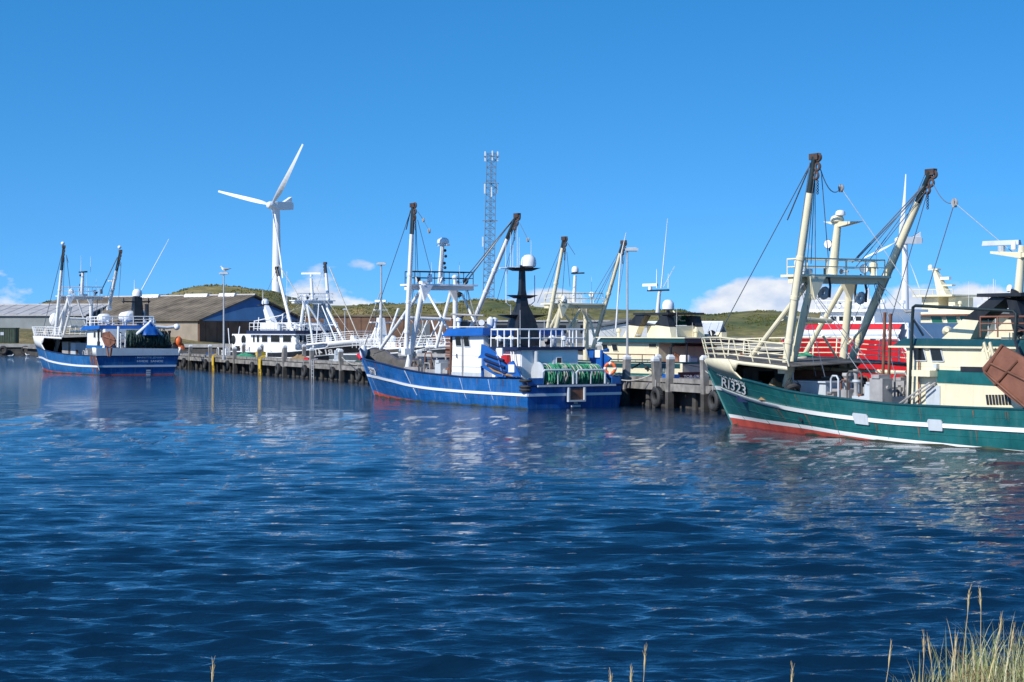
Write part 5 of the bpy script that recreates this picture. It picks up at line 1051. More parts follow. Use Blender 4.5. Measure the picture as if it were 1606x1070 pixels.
    p, q_ = b.P(770,566,3.14), b.P(786,592,3.14); b.sub('stiffener', MB().tube([b.P(778,548,3.14), b.P(789,590,3.14)], .05, 6), 'blue_paint', o)
    o2 = blue_door(b, ((797,572),(806,566),(812,578),(818,591),(799,591),(794,582)), 3.0, 'small blue trawl door plate aft of the slotted one', ((803,578),))
    b.tb('towing_rope', [b.P(762,571,3.1), b.P(775,582,3.15), b.P(795,588,3.1), b.P(812,591,3.0)], .06, 'rope_brown')
    o3 = blue_door(b, ((922,548),(934,548),(945,552),(960,562),(952,572),(943,584),(934,580),(926,562)), -3.0, 'blue trawl door on the starboard quarter of the middle trawler', ((938,555),))
    b.tb('door_gallows', [(-20.6,-2.75,.9),(-20.6,-2.8,2.9),(-21.2,-2.8,2.95)], .09, 'blue_paint'); b.tb('door_gallows', [(-17.6,2.75,.9),(-17.6,2.8,2.6),(-18.4,2.8,2.65)], .09, 'blue_paint'); m = MB(); m.plate([b.P(*x, -2.7) for x in ((936,572),(944,580),(962,592),(950,596))], (0,.1,0)); b.part('quarter_stay', m, 'blue_paint', smooth=False)
    c = b.P(957,578,-2.95); m = MB().torus(c, (-.8,1,0), .27, .085, 20, 8); o = b.own('lifebuoy', m, 'orange', 'orange lifebuoy on the starboard quarter of the middle blue trawler', 'lifebuoy'); 
    for a_ in range(4):
        e = Vector((.6*math.cos(a_*math.pi/2), .5*math.cos(a_*math.pi/2), math.sin(a_*math.pi/2))); e.normalize(); b.sub('band', MB().ball(c+e*.27, .1), 'clean_white', o)
    rust_runs(b, (598,612,655,700,745,790,812), 5)
    roof_gear(b, -17, -13.6, 2.2, 4.13, 15, 8); roof_gear(b, -20, -17.8, 2.0, 3.13, 16, 8); stays(b, (pu, 1.8, pz), 5, -13, -4, .5, 2.4, 1.9, 13); stays(b, (pu, -1.8, pz), 5, -13, -4, -2.4, -.5, 1.9, 14); roof_gear(b, pu-.4, pu+.4, 2.0, pz, 18, 6)
    clutter(b, -21.9, -20.2, -2.4, 2.4, .7, 24, n=8, hmax=1.2)
    return b
BLUE = blue_trawler()

# ============================ light blue trawler, far left ============================
def left_trawler():
    D = 12000/(579.5-518); b = Boat('azure_trawler', 'blue trawler with white raised stern bulwark and rust stain, far left', ((70-CX)/FPX*D, D), 121.5, 26.6, 8.2)
    bw = [(0,.84),(.2,.95),(.45,.92),(.62,.74),(.76,.52),(.87,.30),(.94,.15),(1,.02)]; bd = [(0,.95),(.25,1),(.45,1),(.6,.90),(.7,.74),(.82,.45),(.91,.22),(.965,.09),(1,.02)]
    b.hull_setup(bw, bd, 2.4, boot=smoothtab([(0,.06),(.4,.12),(.7,.34),(1,.58)]), zbow=3.0)
    b.fit_lines([(62,546),(72,550),(85,553),(110,556.5),(145,558.5),(160,559)], [(66,561),(80,567),(100,571),(130,574),(160,575)], bow_sheer=2.75, sw=.17)
    b.build_hull('azure_hull', deck_mat='deck_dark', inner='deck_dark', bul=1.0, cap='navy', stripe_mat='letter_white')
    t1 = b.t_at(66, 2.5); t0 = b.t_at(97, 2.6); top = smoothtab([(t0-.02, 3.32),(t1,3.42),(1,3.45)]); b.whaleback(top, t0, t1, 'white', floor='deck_grey', strip=.16, tl=t1-.03, rail=(.9,'white',.96))
    for side in (1,-1):                                                                   # white raised bulwark round the stern
        m = MB(); ts = np.linspace(0, b.t_at(146, 1.6), 14); V = []
        for t in ts: V += [b.hp(t, b.sheer(t)+.03, side, .012), b.hp(t, b.sheer(t)+.76, side, .012)]
        m.add(V, [(2*i,2*i+1,2*i+3,2*i+2) for i in range(13)]); b.part('raised_bulwark', m, 'white').modifiers.new('thickness','SOLIDIFY').thickness = .08
    q = b.hp(0, b.sheer(0)+.03, 1); q2 = b.hp(0, b.sheer(0)+.76, 1); m = MB(); m.hexa([(q.x-.02,q.y,q.z),(q.x-.02,-q.y,q.z),(q.x+.08,-q.y,q.z),(q.x+.08,q.y,q.z)], [(q2.x-.02,q2.y*.98,q2.z),(q2.x-.02,-q2.y*.95,q2.z-.12),(q2.x+.06,-q2.y*.95,q2.z-.12),(q2.x+.06,q2.y*.98,q2.z)]); b.part('raised_bulwark', m, 'white', smooth=False)
    x0 = b.hp(0, 1.6, 1).x
    def tm(px0, px1, py0, py1): 
        def f(x, y): p = b.U(px0+(px1-px0)*x, py1+(py0-py1)*y, x0); zz = p.z; return (b.hp(0,max(zz,.1),1).x-.03, p.y, zz)
        return f
    b.lettering('· MARETTE JENSEN ·', tm(212,260,559.6,563), 'letter_white', 'ship_name', .01); b.lettering('HVIDE  SANDE', tm(215,256,565,568.2), 'letter_white', 'home_port', .01)
    for k in range(3): p = b.U(233.5, 581+k*3, x0); b.bx('draught_mark', b.hp(0,p.z,1).x-.03, b.hp(0,p.z,1).x-.01, p.y-.2, p.y+.2, p.z-.05, p.z+.05, 'pale_grey', b.hull)
    # rust run below the trawl door
    tt = b.t_at(170, 1.2); m = MB(); rng = random.Random(2)
    for k in range(13):
        t = max(.002, tt + rng.uniform(-.015,.05)); w = rng.uniform(.04,.16); ze = rng.uniform(.1,.9); a0, a1 = b.hp(t, b.sheer(t)+.0, 1, .02), b.hp(t, ze, 1, .02)
        m.add([a0+Vector((-w,0,0)), a0+Vector((w,0,0)), a1+Vector((w*.6,0,0)), a1+Vector((-w*.6,0,0))], [(0,1,2,3)])
    b.part('rust_run', m, 'rust', b.hull, False); m = MB()
    for k in range(9):
        t = b.t_at(rng.choice((128,130,133,136,152,156,160,74)), 1.2); w = rng.uniform(.02,.05); a0, a1 = b.hp(t, b.sheer(t)-.1, 1, .02), b.hp(t-.004, rng.uniform(.25,.7), 1, .02); m.add([a0+Vector((-w,0,0)), a0+Vector((w,0,0)), a1+Vector((w,0,0)), a1+Vector((-w,0,0))], [(0,1,2,3)])
    b.part('scupper_stain', m, 'pale_grey', b.hull, False)
    # rig
    pz = b.P(126,464,0).z; pu = b.P(126,464,0).x; pr = (b.P(93,527,1.95), b.P(108,466,1.8)); sr = (b.P(143,512,-1.95), b.P(143,466,-1.8))
    gantry(b, pr, sr, 'white', pz, pu, 2.3, 'white', deck_z=.8, rail_h=.85, r=.2, brace=[(b.P(104,478,1.7), b.P(82,527,1.6)), (b.P(112,480,1.2), b.P(100,525,1.2)), (b.P(92,499,1.7), b.P(146,501,-1.7))], bar=[(b.P(110,520,1), b.P(140,520,-1.5)), (b.P(110,512,1), b.P(138,512,-1.5)), (b.P(120,466,0), b.P(138,520,-1.4))])
    ms = b.tb('mast', [b.P(128,463,0), b.P(130,428,0)], [.2,.14], 'white', n=10); p = b.P(130,427,0); b.bx('radar_arm', p.x-1.0, p.x+.9, -.12, .12, p.z-.05, p.z+.08, 'black_paint', ms); whip(b, b.P(127,426,.3), 1.5, .02, parent=ms); whip(b, b.P(142,427,-.3), 1.5, .02, parent=ms)
    for py in (432,447,455): b.part('mast_lamp', MB().ball(b.P(126,py,0), .12), 'black_paint', ms)
    radome(b, b.P(112,461,1), .25, .5)
    b.derrick(b.P(87,528,2.6), b.P(100,387,2.5), .16, 'white', 'tip_black', .26); b.derrick(b.P(171,482,-2.6), b.P(189,394,-2.5), .16, 'white', 'tip_black', .34)
    for c in (b.P(99,386,2.5), b.P(188,392,-2.5)): b.part('derrick_lamp', MB().ball(c+Vector((.1,0,.25)), .18), 'clean_white')
    b.wire(b.P(98,395,2.5), b.P(66,524,.6), .03); b.wire(b.P(104,400,2.4), b.P(110,452,1.2), .025); b.wire(b.P(101,405,2.4), b.P(98,500,1.5), .022); b.wire(b.P(104,400,2.4), b.P(107,412,2.2), .03)
    b.wire(b.P(184,404,-2.5), b.P(158,458,-1.6), .05); b.block(b.P(159,457,-1.6), .16); b.wire(b.P(190,412,-2.5), b.P(186,470,-2.4), .025); b.wire(b.P(186,412,-2.5), b.P(167,470,-2.0), .022); b.tb('spreader', [b.P(170,441,-2.5), b.P(178,441,-2.5)], .06, 'white')
    b.part('fender_ball', MB().ball(b.P(86,502,1.2), .55, .55, .7), 'white'); m = MB(); c = b.P(73,522,.6); m.heap((c.x,c.y,c.z-.8), .6, .5, 1.3, 2); b.own('fishing_net', m, 'rope_pale', 'pale tarpaulin heap on the bow of the far-left trawler', 'fishing net', 'nets on the trawlers')
    clutter(b, -19, -10, -2.4, 2.6, 1.0, 31, n=24, hmax=1.7); winch(b, -11, 0, .9, 2.4, .7); winch(b, -15, .6, .9, 2, .6); b.bx('gear_locker', -15.2, -13.4, 1.4, 2.6, .9, 2.9, 'steel_grey'); b.bx('gear_locker', -17.3, -15.9, 1.2, 2.6, .9, 2.8, 'pale_grey')
    # wheelhouse
    wh = house(b, 'wheelhouse', -25.2, -20.2, 2.5, .9, 4.1, 'clean_white', rake=.15)
    for px in (147, 153, 158): p0, p1 = b.P(px,519,2.51), b.P(px+3.6,530,2.51); b.window([(p0.x,2.505,p0.z),(p1.x,2.505,p0.z),(p1.x,2.505,p1.z),(p0.x,2.505,p1.z)], (0,1,0), 'white')
    rf = MB(); rf.hexa([(-24.6,-2.9,4.1),(-19.4,-2.9,4.0),(-19.4,2.9,4.0),(-24.6,2.9,4.1)], [(-24.6,-2.8,4.45),(-19.9,-2.7,4.38),(-19.9,2.7,4.38),(-24.6,2.8,4.45)]); b.part('roof', rf, 'blue_paint', smooth=False); b.bx('side_band', -25.3, -20.1, -2.56, 2.56, 2.35, 2.62, 'azure_hull')
    b.part('liferaft', MB().tube([(-22,1.2,5.1),(-21.9,1.2,5.1),(-20.4,1.2,5.1),(-20.3,1.2,5.1)], [.2,.42,.42,.2], 12), 'clean_white'); b.part('liferaft', MB().tube([(-23.5,-.6,5.3),(-23.4,-.6,5.3),(-21.4,-.6,5.2),(-21.3,-.6,5.2)], [.25,.5,.5,.25], 12), 'clean_white'); b.part('railing', MB().rail([(-20.2,2.5,4.40),(-24.4,2.5,4.45),(-24.4,-2.4,4.45)], .8, 3, .04, 1.0), 'white')
    u = -23.2; f0, f1 = b.U(215,498,u), b.U(214,466,u); m = MB(); m.hexa([(u+x*.55,f0.y+y*.5,4.6) for x, y in ((-1,-1),(1,-1),(1,1),(-1,1))], [(u+x*.3-.2,f1.y+y*.35,f1.z) for x, y in ((-1,-1),(1,-1),(1,1),(-1,1))]); fm = b.part('radar_mast', m, 'black_paint', smooth=False); radome(b, (u-.2,f1.y,f1.z), .45, .75, 'clean_white', fm); b.part('spreader', MB().box(u-.4,u,f1.y-1.2,f1.y+1.4,f1.z-.5,f1.z-.38), 'black_paint', fm, False); b.tb('exhaust', [(u-.9,f0.y-.6,4.6),(u-.9,f0.y-.6,6.4)], .2, 'black_paint', fm)
    for dv in (-1.1, 1.3): b.part('aerial', MB().tube([(u-.2,f1.y+dv,f1.z-.6),(u-.2,f1.y+dv,f1.z-.1)], .06, 6), 'black_paint', fm)
    a0 = b.U(222,455,u); a1 = b.U(265,375,u); b.tb('whip_antenna', [a0, a0.lerp(a1,.5), a1], [.05,.04,.02], 'clean_white', fm, 6); whip(b, (u,f1.y+.2,f1.z+.4), 1.2, .03, parent=fm)
    b.own('tarpaulin', MB().heap((-22.6,-1.9,4.7), 1.4, 1.1, 1.1, 5, rough=.3), 'clean_white', 'white tarpaulin heap beside the black mast of the far-left trawler', 'tarpaulin')
    # stern gear: net drum, A-frame, blue bag
    un = -25.4; v0, v1 = b.U(198,530,un).y, b.U(262,530,un).y; net_roll(b, un, v0, (v0+v1)/2-.05, 3.15, .85, 'dark green net roll on the far-left trawler stern, port half', 'net_dark', 'net_dark', 11); net_roll(b, un, (v0+v1)/2+.05, v1, 3.1, .8, 'dark green net roll on the far-left trawler stern, starboard half', 'net_dark', 'net_dark', 12); clutter(b, -26.2, -24.8, -3.3, 3.2, 2.6, 37, n=12, hmax=1.8, mats=('black_paint','black_paint','dark_rust','navy'))
    ub = -26.0; pA = [b.U(*q, ub) for q in ((213,526),(236,505),(256,528))]; b.tb('stern_frame', pA, [.16,.16,.12], 'white'); b.tb('stern_frame', [b.U(185,545,ub), b.U(186,512,ub)], .12, 'white'); b.tb('stern_frame', [b.U(196,545,ub), b.U(197,522,ub)], .07, 'white'); b.part('railing', MB().rail([(ub, b.U(186,540,ub).y, 2.3), (ub, b.U(197,540,ub).y, 2.3)], 1.2, 4, .04, .6), 'white'); b.tb('stern_beam', [b.U(236,512,ub), b.U(262,514,ub), b.U(280,512,ub)], .14, 'white'); b.part('stern_float', MB().ball(b.U(277,513,ub), .35, .3, .3), 'clean_white')
    c = b.U(236,517,ub-.05); b.own('net_bag', MB().heap((c.x,c.y,c.z-.5), .5, .75, 1.1, 7, rough=.4), 'blue_paint', 'blue net bag on top of the far-left trawler stern nets', 'net bag')
    c = b.U(280,536,ub); b.own('buoy', MB().ball((c.x,c.y,c.z), .35, .35, .5).heap((c.x,c.y-.2,c.z-.7), .4,.5,.6,3), 'orange', 'orange buoy on the starboard quarter of the far-left trawler', 'buoy'); m = MB(); m.heap((ub, b.U(272,540,ub).y, 2.3), .5, .8, .5, 9); b.own('fishing_net', m, 'black_paint', 'black rope heap beside the orange buoy on the far-left trawler', 'fishing net', 'nets on the trawlers')
    pts = [b.P(*q, 3.75) for q in ((163,522),(172,520),(181,530),(182,538),(174,545),(166,542),(162,532))]; o = b.own('trawl_door', MB().plate(pts, (0,.12,0)), 'rust', 'rusty trawl door on the port side of the far-left trawler', 'trawl door', 'trawl doors on the trawlers')
    for e in (((168,545),(170,559)), ((175,545),(173,559)), ((164,528),(181,534)), ((170,521),(174,544))): b.sub('chain', MB().tube([b.P(*e[0],3.9), b.P(*e[1],3.85)], .09, 6), 'rust', o)
    roof_gear(b, -24.5, -20, 2.4, 4.45, 25, 12); stays(b, (pu, 1.8, pz), 5, -18, -6, .5, 2.6, 2.4, 23); stays(b, (pu, -1.8, pz), 5, -18, -6, -2.6, -.5, 2.4, 24); roof_gear(b, pu-.4, pu+.4, 2.0, pz, 28, 6); clutter(b, -26.3, -24.6, -3, 3, 2.2, 34, n=16, hmax=1.7, mats=('black_paint','steel_grey','rust','white')); clutter(b, -24.5, -20.5, 2.5, 3.2, 1.4, 35, n=8, hmax=1.4, mats=('rust','steel_grey'))
    return b
LEFT = left_trawler()

# ============================ cream trawler beyond the pier ============================
def cream_trawler():
    D = 134.0; b = Boat('cream_trawler', 'cream and teal trawler on the far side of the pier', ((826-CX)/FPX*D, D), 122, 21.6, 6.0)
    bw = [(0,.9),(.25,.97),(.5,.93),(.7,.68),(.85,.36),(.94,.16),(1,.02)]; bd = [(0,.95),(.25,1),(.5,1),(.7,.9),(.82,.70),(.91,.40),(.965,.16),(1,.02)]
    b.hull_setup(bw, bd, 1.9, sheer=smoothtab([(0,2.05),(.3,2.0),(.6,2.1),(.85,2.4),(1,2.7)]), stripe=smoothtab([(0,1.15),(.5,1.15),(1,1.7)]), boot=lambda t: .2, zbow=2.6); b.sw = .14
    b.build_hull('cream', inner='steel_grey', bul=1.1, cap='dark_teal', stripe_mat='cream', boot_mat='dark_teal')
    for a_, c_ in ((-20.5,-8.5),): 
        m = MB(); V = []
        for t in np.linspace(.01,.62,16): V += [b.hp(t, b.sheer(t)-.34, 1, .012), b.hp(t, b.sheer(t)-.06, 1, .012)]
        m.add(V, [(2*i,2*i+1,2*i+3,2*i+2) for i in range(15)]); b.part('side_stripe', m, 'dark_teal', b.hull); m = MB(); V = []
        for t in np.linspace(.05,.30,10): V += [b.hp(t, .75, 1, .02), b.hp(t, 1.35, 1, .02)]
        m.add(V, [(2*i,2*i+1,2*i+3,2*i+2) for i in range(9)]); b.part('side_panel', m, 'teal', b.hull)
    x0 = b.hp(0,1.4,1).x; p0, p1 = b.U(1063,584,x0), b.U(1150,597,x0); b.bx('name_panel', x0-.06, x0-.02, p1.y, p0.y, p1.z, p0.z, 'black_hull', b.hull)
    q0, q1 = b.U(1071,588.5,x0), b.U(1104,592.5,x0); b.lettering('TOR-SIREN', lambda x, y: (x0-.075, q0.y+(q1.y-q0.y)*x, q1.z+(q0.z-q1.z)*y), 'letter_white', 'ship_name', .02)
    pz = b.P(900,476,0).z; pu = b.P(900,476,0).x; gantry(b, (b.P(871,518,1.8), b.P(880,480,1.7)), (b.P(919,518,-1.8), b.P(919,480,-1.7)), 'cream', pz, pu, 2.3, 'cream', deck_z=.9, rail_h=.68, r=.19, brace=[(b.P(879,484,1.6), b.P(862,518,1.4)), (b.P(905,500,0), b.P(899,519,0))], bar=[(b.P(884,492,1), b.P(905,520,-1)), (b.P(910,485,-1.2), b.P(890,520,1)), (b.P(925,500,-1.5), b.P(935,540,-1.6))])
    ms = b.tb('mast', [b.P(900,474,0), b.P(902,432,0)], [.14,.1], 'white', n=10); radome(b, b.P(902,428,0), .24, .45, 'clean_white', ms); p = b.P(903,429,0); b.bx('radar_arm', p.x-.9, p.x+.4, -.1, .1, p.z-.04, p.z+.05, 'black_paint', ms); radome(b, b.P(884,474,1.2), .18, .45)
    b.derrick(b.P(858,520,2.3), b.P(885,374,2.2), .135, 'cream', 'tip_black', .1); b.derrick(b.P(930,546,-2.3), b.P(978,380,-2.2), .135, 'cream', 'tip_black', .1)
    for a_, c_ in (((882,382),(843,475)), ((883,385),(853,478)), ((887,392),(882,462)), ((889,395),(894,450)), ((888,378),(902,400))): b.wire(b.P(*a_,2.2), b.P(*c_,1.6), .018)
    for a_, c_ in (((975,388),(927,470)), ((975,392),(932,474)), ((973,395),(936,476)), ((982,392),(984,420)), ((981,395),(962,520))): b.wire(b.P(*a_,-2.2), b.P(*c_,-1.6), .018)
    b.tb('aerial_pole', [b.P(966,515,-1), b.P(974,400,-1), b.P(982,365,-1)], [.06,.05,.02], 'white'); b.floodlight(b.P(928,462,-1.9), (-.6,.6,0), 'white')
    # wheelhouse
    w0 = b.P(944,548,2.2).x; w1 = b.P(1034,548,2.2).x; z0 = b.P(1000,537,2.2).z; wh = house(b, 'wheelhouse', w1, w0, 2.25, .9, z0, 'cream', rake=.1)
    for px in (944, 959): p, q = b.P(px,540,2.26), b.P(px+9,551,2.26); b.window([(p.x,2.255,p.z),(q.x,2.255,p.z),(q.x-.15,2.255,q.z),(p.x-.2,2.255,q.z)], (0,1,0), 'cream')
    p, q = b.P(1018,539,2.26), b.P(1030,545,2.26); b.window([(p.x,2.255,p.z),(q.x,2.255,p.z),(q.x,2.255,q.z),(p.x,2.255,q.z)], (0,1,0), 'cream')
    rf = MB(); r0, r1 = b.P(938,534,2.5).x, b.P(1076,536,2.5).x; rf.hexa([(r1,-2.6,z0),(r0,-2.6,z0),(r0,2.6,z0),(r1,2.6,z0)], [(r1,-2.6,z0+.24),(r0-.3,-2.5,z0+.26),(r0-.3,2.5,z0+.26),(r1,2.6,z0+.24)]); ro = b.part('roof', rf, 'dark_teal', smooth=False); b.bx('roof_lip', r1-.05, r0+.05, -2.65, 2.65, z0+.26, z0+.32, 'cream', ro)
    for v in (2.3, -2.3): b.tb('roof_post', [(r1+.2,v,1.2),(r1+.2,v,z0)], .06, 'black_paint')
    b.bx('deck_locker', w1-1.6, w1-.4, .5, 1.6, 1.0, 2.3, 'clean_white'); b.part('deck_drum', MB().lathe([(.3,0),(.34,.1),(.34,.8),(.28,.9)], (w1-2.2,1.9,1.6), 'z', 14), 'clean_white'); clutter(b, -20.8, w1-.3, -2, 2, 1.0, 44, n=12, hmax=1.6, mats=('steel_grey','rust','pale_grey'))
    b.part('railing', MB().rail([(w1-.2,2.7,2.05),(w0,2.75,2.05)], .45, 1, .03, 1.2), 'rust')
    # funnel frame
    zf0, zf1 = z0+.28, b.P(1020,496,.9).z; up = lambda q, v: [ (b.P(x,y,.9).x, v, b.P(x,y,.9).z) for x, y in q]
    for poly, mt in ((((992,510),(1010,512),(1019,495),(1006,493)), 'black_paint'), (((984,530),(1001,532),(1010,512),(994,510)), 'cream'), (((1043,511),(1058,513),(1054,496),(1041,495)), 'black_paint'), (((1038,532),(1062,534),(1058,513),(1042,511)), 'cream')):
        for v0 in (1.3, -.8): b.pl('funnel_leg', up(poly, v0), (0,-.5,0), mt)
    g0, g1 = b.P(1003,493,.9), b.P(1058,496,.9); b.bx('funnel_top', g1.x, g0.x, -1.4, 1.4, g0.z-.05, g0.z+.08, 'black_paint'); b.bx('funnel_screen', g1.x+.6, g0.x-.6, -.9, -.8, g0.z-.7, g0.z-.1, 'green_glass'); b.bx('funnel_house', g1.x+.2, g0.x-.4, -1.2, .6, zf0, zf0+.75, 'cream')
    ms = b.tb('mast', [b.P(1031,495,.2), b.P(1034,460,.2), b.P(1036,455,.2)], [.14,.1,.08], 'white', n=10); p = b.P(1033,456,.2); m = MB(); m.box(p.x-1.0, p.x+1.1, .1, .3, p.z-.03, p.z+.07); b.part('yard', m, 'black_paint', ms, False); scanner(b, (p.x+.9,.2,p.z+.05), .6, 'clean_white', .2, ms); whip(b, b.P(1030,452,.2), 1.2, .035, parent=ms)
    a0 = b.P(1037,452,.2); a1 = b.P(1047,343,.2); b.tb('whip_antenna', [a0, a0.lerp(a1,.5), a1], [.05,.035,.015], 'clean_white', ms, 6); a1 = b.P(1058,418,.2); b.tb('whip_antenna', [b.P(1041,450,.2), a1], [.03,.015], 'clean_white', ms, 6); whip(b, b.P(1048,452,.2), .9, .025, parent=ms); radome(b, b.P(1048,487,.3), .38, .68); b.tb('radome_post', [b.P(1048,496,.3), b.P(1048,486,.3)], .1, 'black_paint'); b.tb('light_arm', [b.P(1056,488,-.6), b.P(1068,503,-.6), b.P(1074,503,-.6)], .05, 'cream')
    b.tb('stern_gallows', [b.P(1052,566,2.3), b.P(1052,545,2.3), b.P(1056,541,2.3), b.P(1120,541,-1.5)], .09, 'black_paint'); b.own('fishing_net', MB().heap((w1-1.2,1.9,2.05), 1.0, .5, .5, 3, rough=.5), 'rust', 'red rope heap on the cream trawler side deck', 'fishing net', 'nets on the trawlers')
    m = MB(); m.tube([b.P(990,578,3.02), b.P(1006,568,3.05), b.P(1024,584,3.02)], .03, 5); o = b.part('fender_line', m, 'black_paint'); b.part('fender_knob', MB().ball(b.P(1014,577,3.05), .13), 'rubber', o)
    roof_gear(b, r1+.5, r0-.6, 2.2, z0+.3, 45, 10, 'cream'); stays(b, (pu, 0, pz), 5, -16, -3, -2, 2, 2.2, 43); roof_gear(b, pu-.4, pu+.4, 2.0, pz, 48, 5, 'cream')
    return b
CREAM = cream_trawler()

# ============================ black and white trawler beyond the pier ============================
def white_trawler():
    b = Boat('white_trawler', 'black hulled trawler with white wheelhouse and gantry behind the pier, bow towards camera', (-14.6, 189), -54, 22.5, 6.4)
    bw = [(0,.86),(.3,.97),(.55,.93),(.72,.66),(.86,.36),(.94,.17),(1,.02)]; bd = [(0,.9),(.3,1),(.6,1),(.78,.92),(.88,.74),(.95,.46),(1,.04)]
    b.hull_setup(bw, bd, 1.6, sheer=smoothtab([(0,1.7),(.4,1.7),(.7,2.0),(1,2.6)]), stripe=smoothtab([(0,1.15),(.5,1.15),(1,1.75)]), boot=lambda t: .15, zbow=2.6); b.sw = .14
    b.build_hull('black_hull', inner='steel_grey', bul=.95, cap='clean_white', stripe_mat='letter_white')
    b.whaleback(smoothtab([(.70,2.62),(.85,2.85),(1,3.15)]), .70, .84, 'clean_white', floor='white', rail=(.85,'clean_white',.95), strip=.2)
    b.lettering('RI 41', lambda x, y: tuple(b.hp(.86-.10*x, 1.55+.55*y+.0*x, -1, .03)), 'letter_white', 'registration_letters', .02)
    S = lambda px, py, v: b.P(px, py, v)
    pz = S(490,471,0).z; pu = S(490,471,0).x; gantry(b, (S(513,540,1.8), S(509,474,1.7)), (S(468,540,-1.8), S(477,474,-1.7)), 'clean_white', pz, pu, 2.4, 'clean_white', deck_z=.8, rail_h=.7, r=.19,
        brace=[(S(482,478,-1.6), S(492,545,-1.2)), (S(484,480,-1.5), S(520,538,1.0)), (S(508,474,1.5), S(540,538,1.2)), (S(474,510,-1.7), S(528,510,1.7))])
    m = MB()
    for k in range(11): q = k/10.0; a_ = S(470,540,-1.6).lerp(S(478,478,-1.5), q); m.tube([a_+Vector((.0,0,0)), a_+Vector((.5,0,0))], .03, 5)
    m.tube([S(470,540,-1.6)+Vector((.5,0,0)), S(478,478,-1.5)+Vector((.5,0,0))], .035, 5); b.part('gantry_ladder', m, 'clean_white')
    b.bx('gantry_screen', pu-.1, pu+.1, .1, 1.5, pz-1.9, pz-.4, 'steel_grey')
    ms = b.tb('mast', [S(490,470,0), S(488,437,0)], [.2,.14], 'clean_white', n=10); scanner(b, S(488,434,0), 1.05, 'clean_white', .75, ms); b.part('mast_lamp', MB().ball(S(492,461,.2), .12).ball(S(486,461,-.2), .12), 'black_paint', ms)
    b.derrick(S(464,541,-2.4), S(434,420,-2.3), .17, 'clean_white', 'black_paint', .12); b.derrick(S(520,535,2.4), S(510,413,2.3), .17, 'clean_white', 'black_paint', .13)
    b.wire(S(437,415,-2.3), S(472,470,-1.8), .05, mat='rope_pale'); b.wire(S(436,418,-2.3), S(420,455,-1.4), .02); b.wire(S(517,420,2.3), S(567,540,.6), .06, mat='rope_pale'); b.wire(S(508,420,2.3), S(497,455,1.5), .02); b.wire(S(598,455,1.0), S(566,540,.5), .045, mat='rope_pale')
    # wheelhouse aft of the gantry
    w0, w1 = S(466,530,-2.3).x, S(394,530,-2.3).x; zr = S(430,524,-2.3).z; wh = house(b, 'wheelhouse', w1, w0, 2.35, .8, zr, 'clean_white', rake=.2); b.bx('roof', w1-.3, w0+.4, -2.7, 2.7, zr, zr+.36, 'navy'); b.bx('roof_lip', w1-.35, w0+.45, -2.75, 2.75, zr-.08, zr-.002, 'clean_white')
    for px, w in ((397,3), (403,4), (411,9), (425,14), (444,13)): p, q = S(px,526,-2.36), S(px+w,537,-2.36); b.window([(p.x,-2.355,p.z),(q.x,-2.355,p.z),(q.x,-2.355,q.z),(p.x,-2.355,q.z)], (0,-1,0), 'clean_white')
    for v in (-1.6,-.55,.5,1.55): b.window([(w0-.05,v-.42,zr-.15),(w0-.05,v+.42,zr-.15),(w0-.0,v+.42,zr-.85),(w0-.0,v-.42,zr-.85)], (1,0,0), 'clean_white')
    th = house(b, 'upper_house', w1+.5, w0-1.6, 1.5, zr+.36, zr+1.15, 'clean_white', rake=.5); b.part('railing', MB().rail([(w1,-2.5,zr+.36),(w0,-2.5,zr+.36),(w0,2.5,zr+.36)], .8, 2, .035, .9), 'clean_white')
    u = (w0+w1)/2+.2; a_, c_ = S(428,508,-.4), S(416,478,-.4); m = MB(); m.hexa([(a_.x+x*.6,-.4+y*.4,zr+.9) for x, y in ((-1,-1),(1,-1),(1,1),(-1,1))], [(c_.x+x*.25,-.4+y*.25,c_.z) for x, y in ((-1,-1),(1,-1),(1,1),(-1,1))]); fm = b.part('radar_mast', m, 'clean_white', smooth=False); radome(b, (c_.x,-.4,c_.z), .38, .65, 'clean_white', fm); b.part('crosstree', MB().box(c_.x-.3,c_.x+.3,-1.2,.4,c_.z-.15,c_.z), 'black_paint', fm, False); whip(b, (c_.x+.2,-.8,c_.z), 1.6, .03, parent=fm); whip(b, S(450,500,0), 5.0, .03)
    b.part('liferaft', MB().tube([(w0-1.4,-1.9,zr+.7),(w0-1.3,-1.9,zr+.7),(w0-.4,-1.9,zr+.7),(w0-.3,-1.9,zr+.7)], [.15,.34,.34,.15], 12), 'clean_white'); b.part('hull_blister', MB().ball(S(415,556,-2.9), 1.3, .6, .75), 'clean_white')
    # after shelter
    u1 = S(352,535,-2.0).x; s0 = house(b, 'stern_shelter', u1+1.2, w1-.3, 1.7, .8, S(380,524,-2).z, 'white'); 
    for px in (358, 374): p = S(px+8,533,-1.72); b.part('window', MB().tube([(p.x,-1.7,p.z),(p.x,-1.73,p.z)], .5, 14), 'glass', s0)
    clutter(b, u1-1.5, w1-.4, -2.6, -1.7, .9, 51, n=14, hmax=1.6, mats=('black_paint','steel_grey','white')); clutter(b, w0+.5, pu+1.0, -2.2, 2.2, .8, 52, n=10, hmax=1.4)
    roof_gear(b, w1, w0, 2.3, zr+.36, 55, 12); stays(b, (pu, -1.5, pz), 6, pu-3, -2, -2.4, 2.4, 2.4, 53); roof_gear(b, pu-.4, pu+.4, 2.0, pz, 58, 8); clutter(b, pu+1, -1.5, -1.8, 1.8, 2.75, 57, n=12, hmax=.9, mats=('white','pale_grey','steel_grey')); clutter(b, w1, w0, -2.6, 2.4, zr+.36, 59, n=10, hmax=.8, mats=('clean_white','pale_grey'))
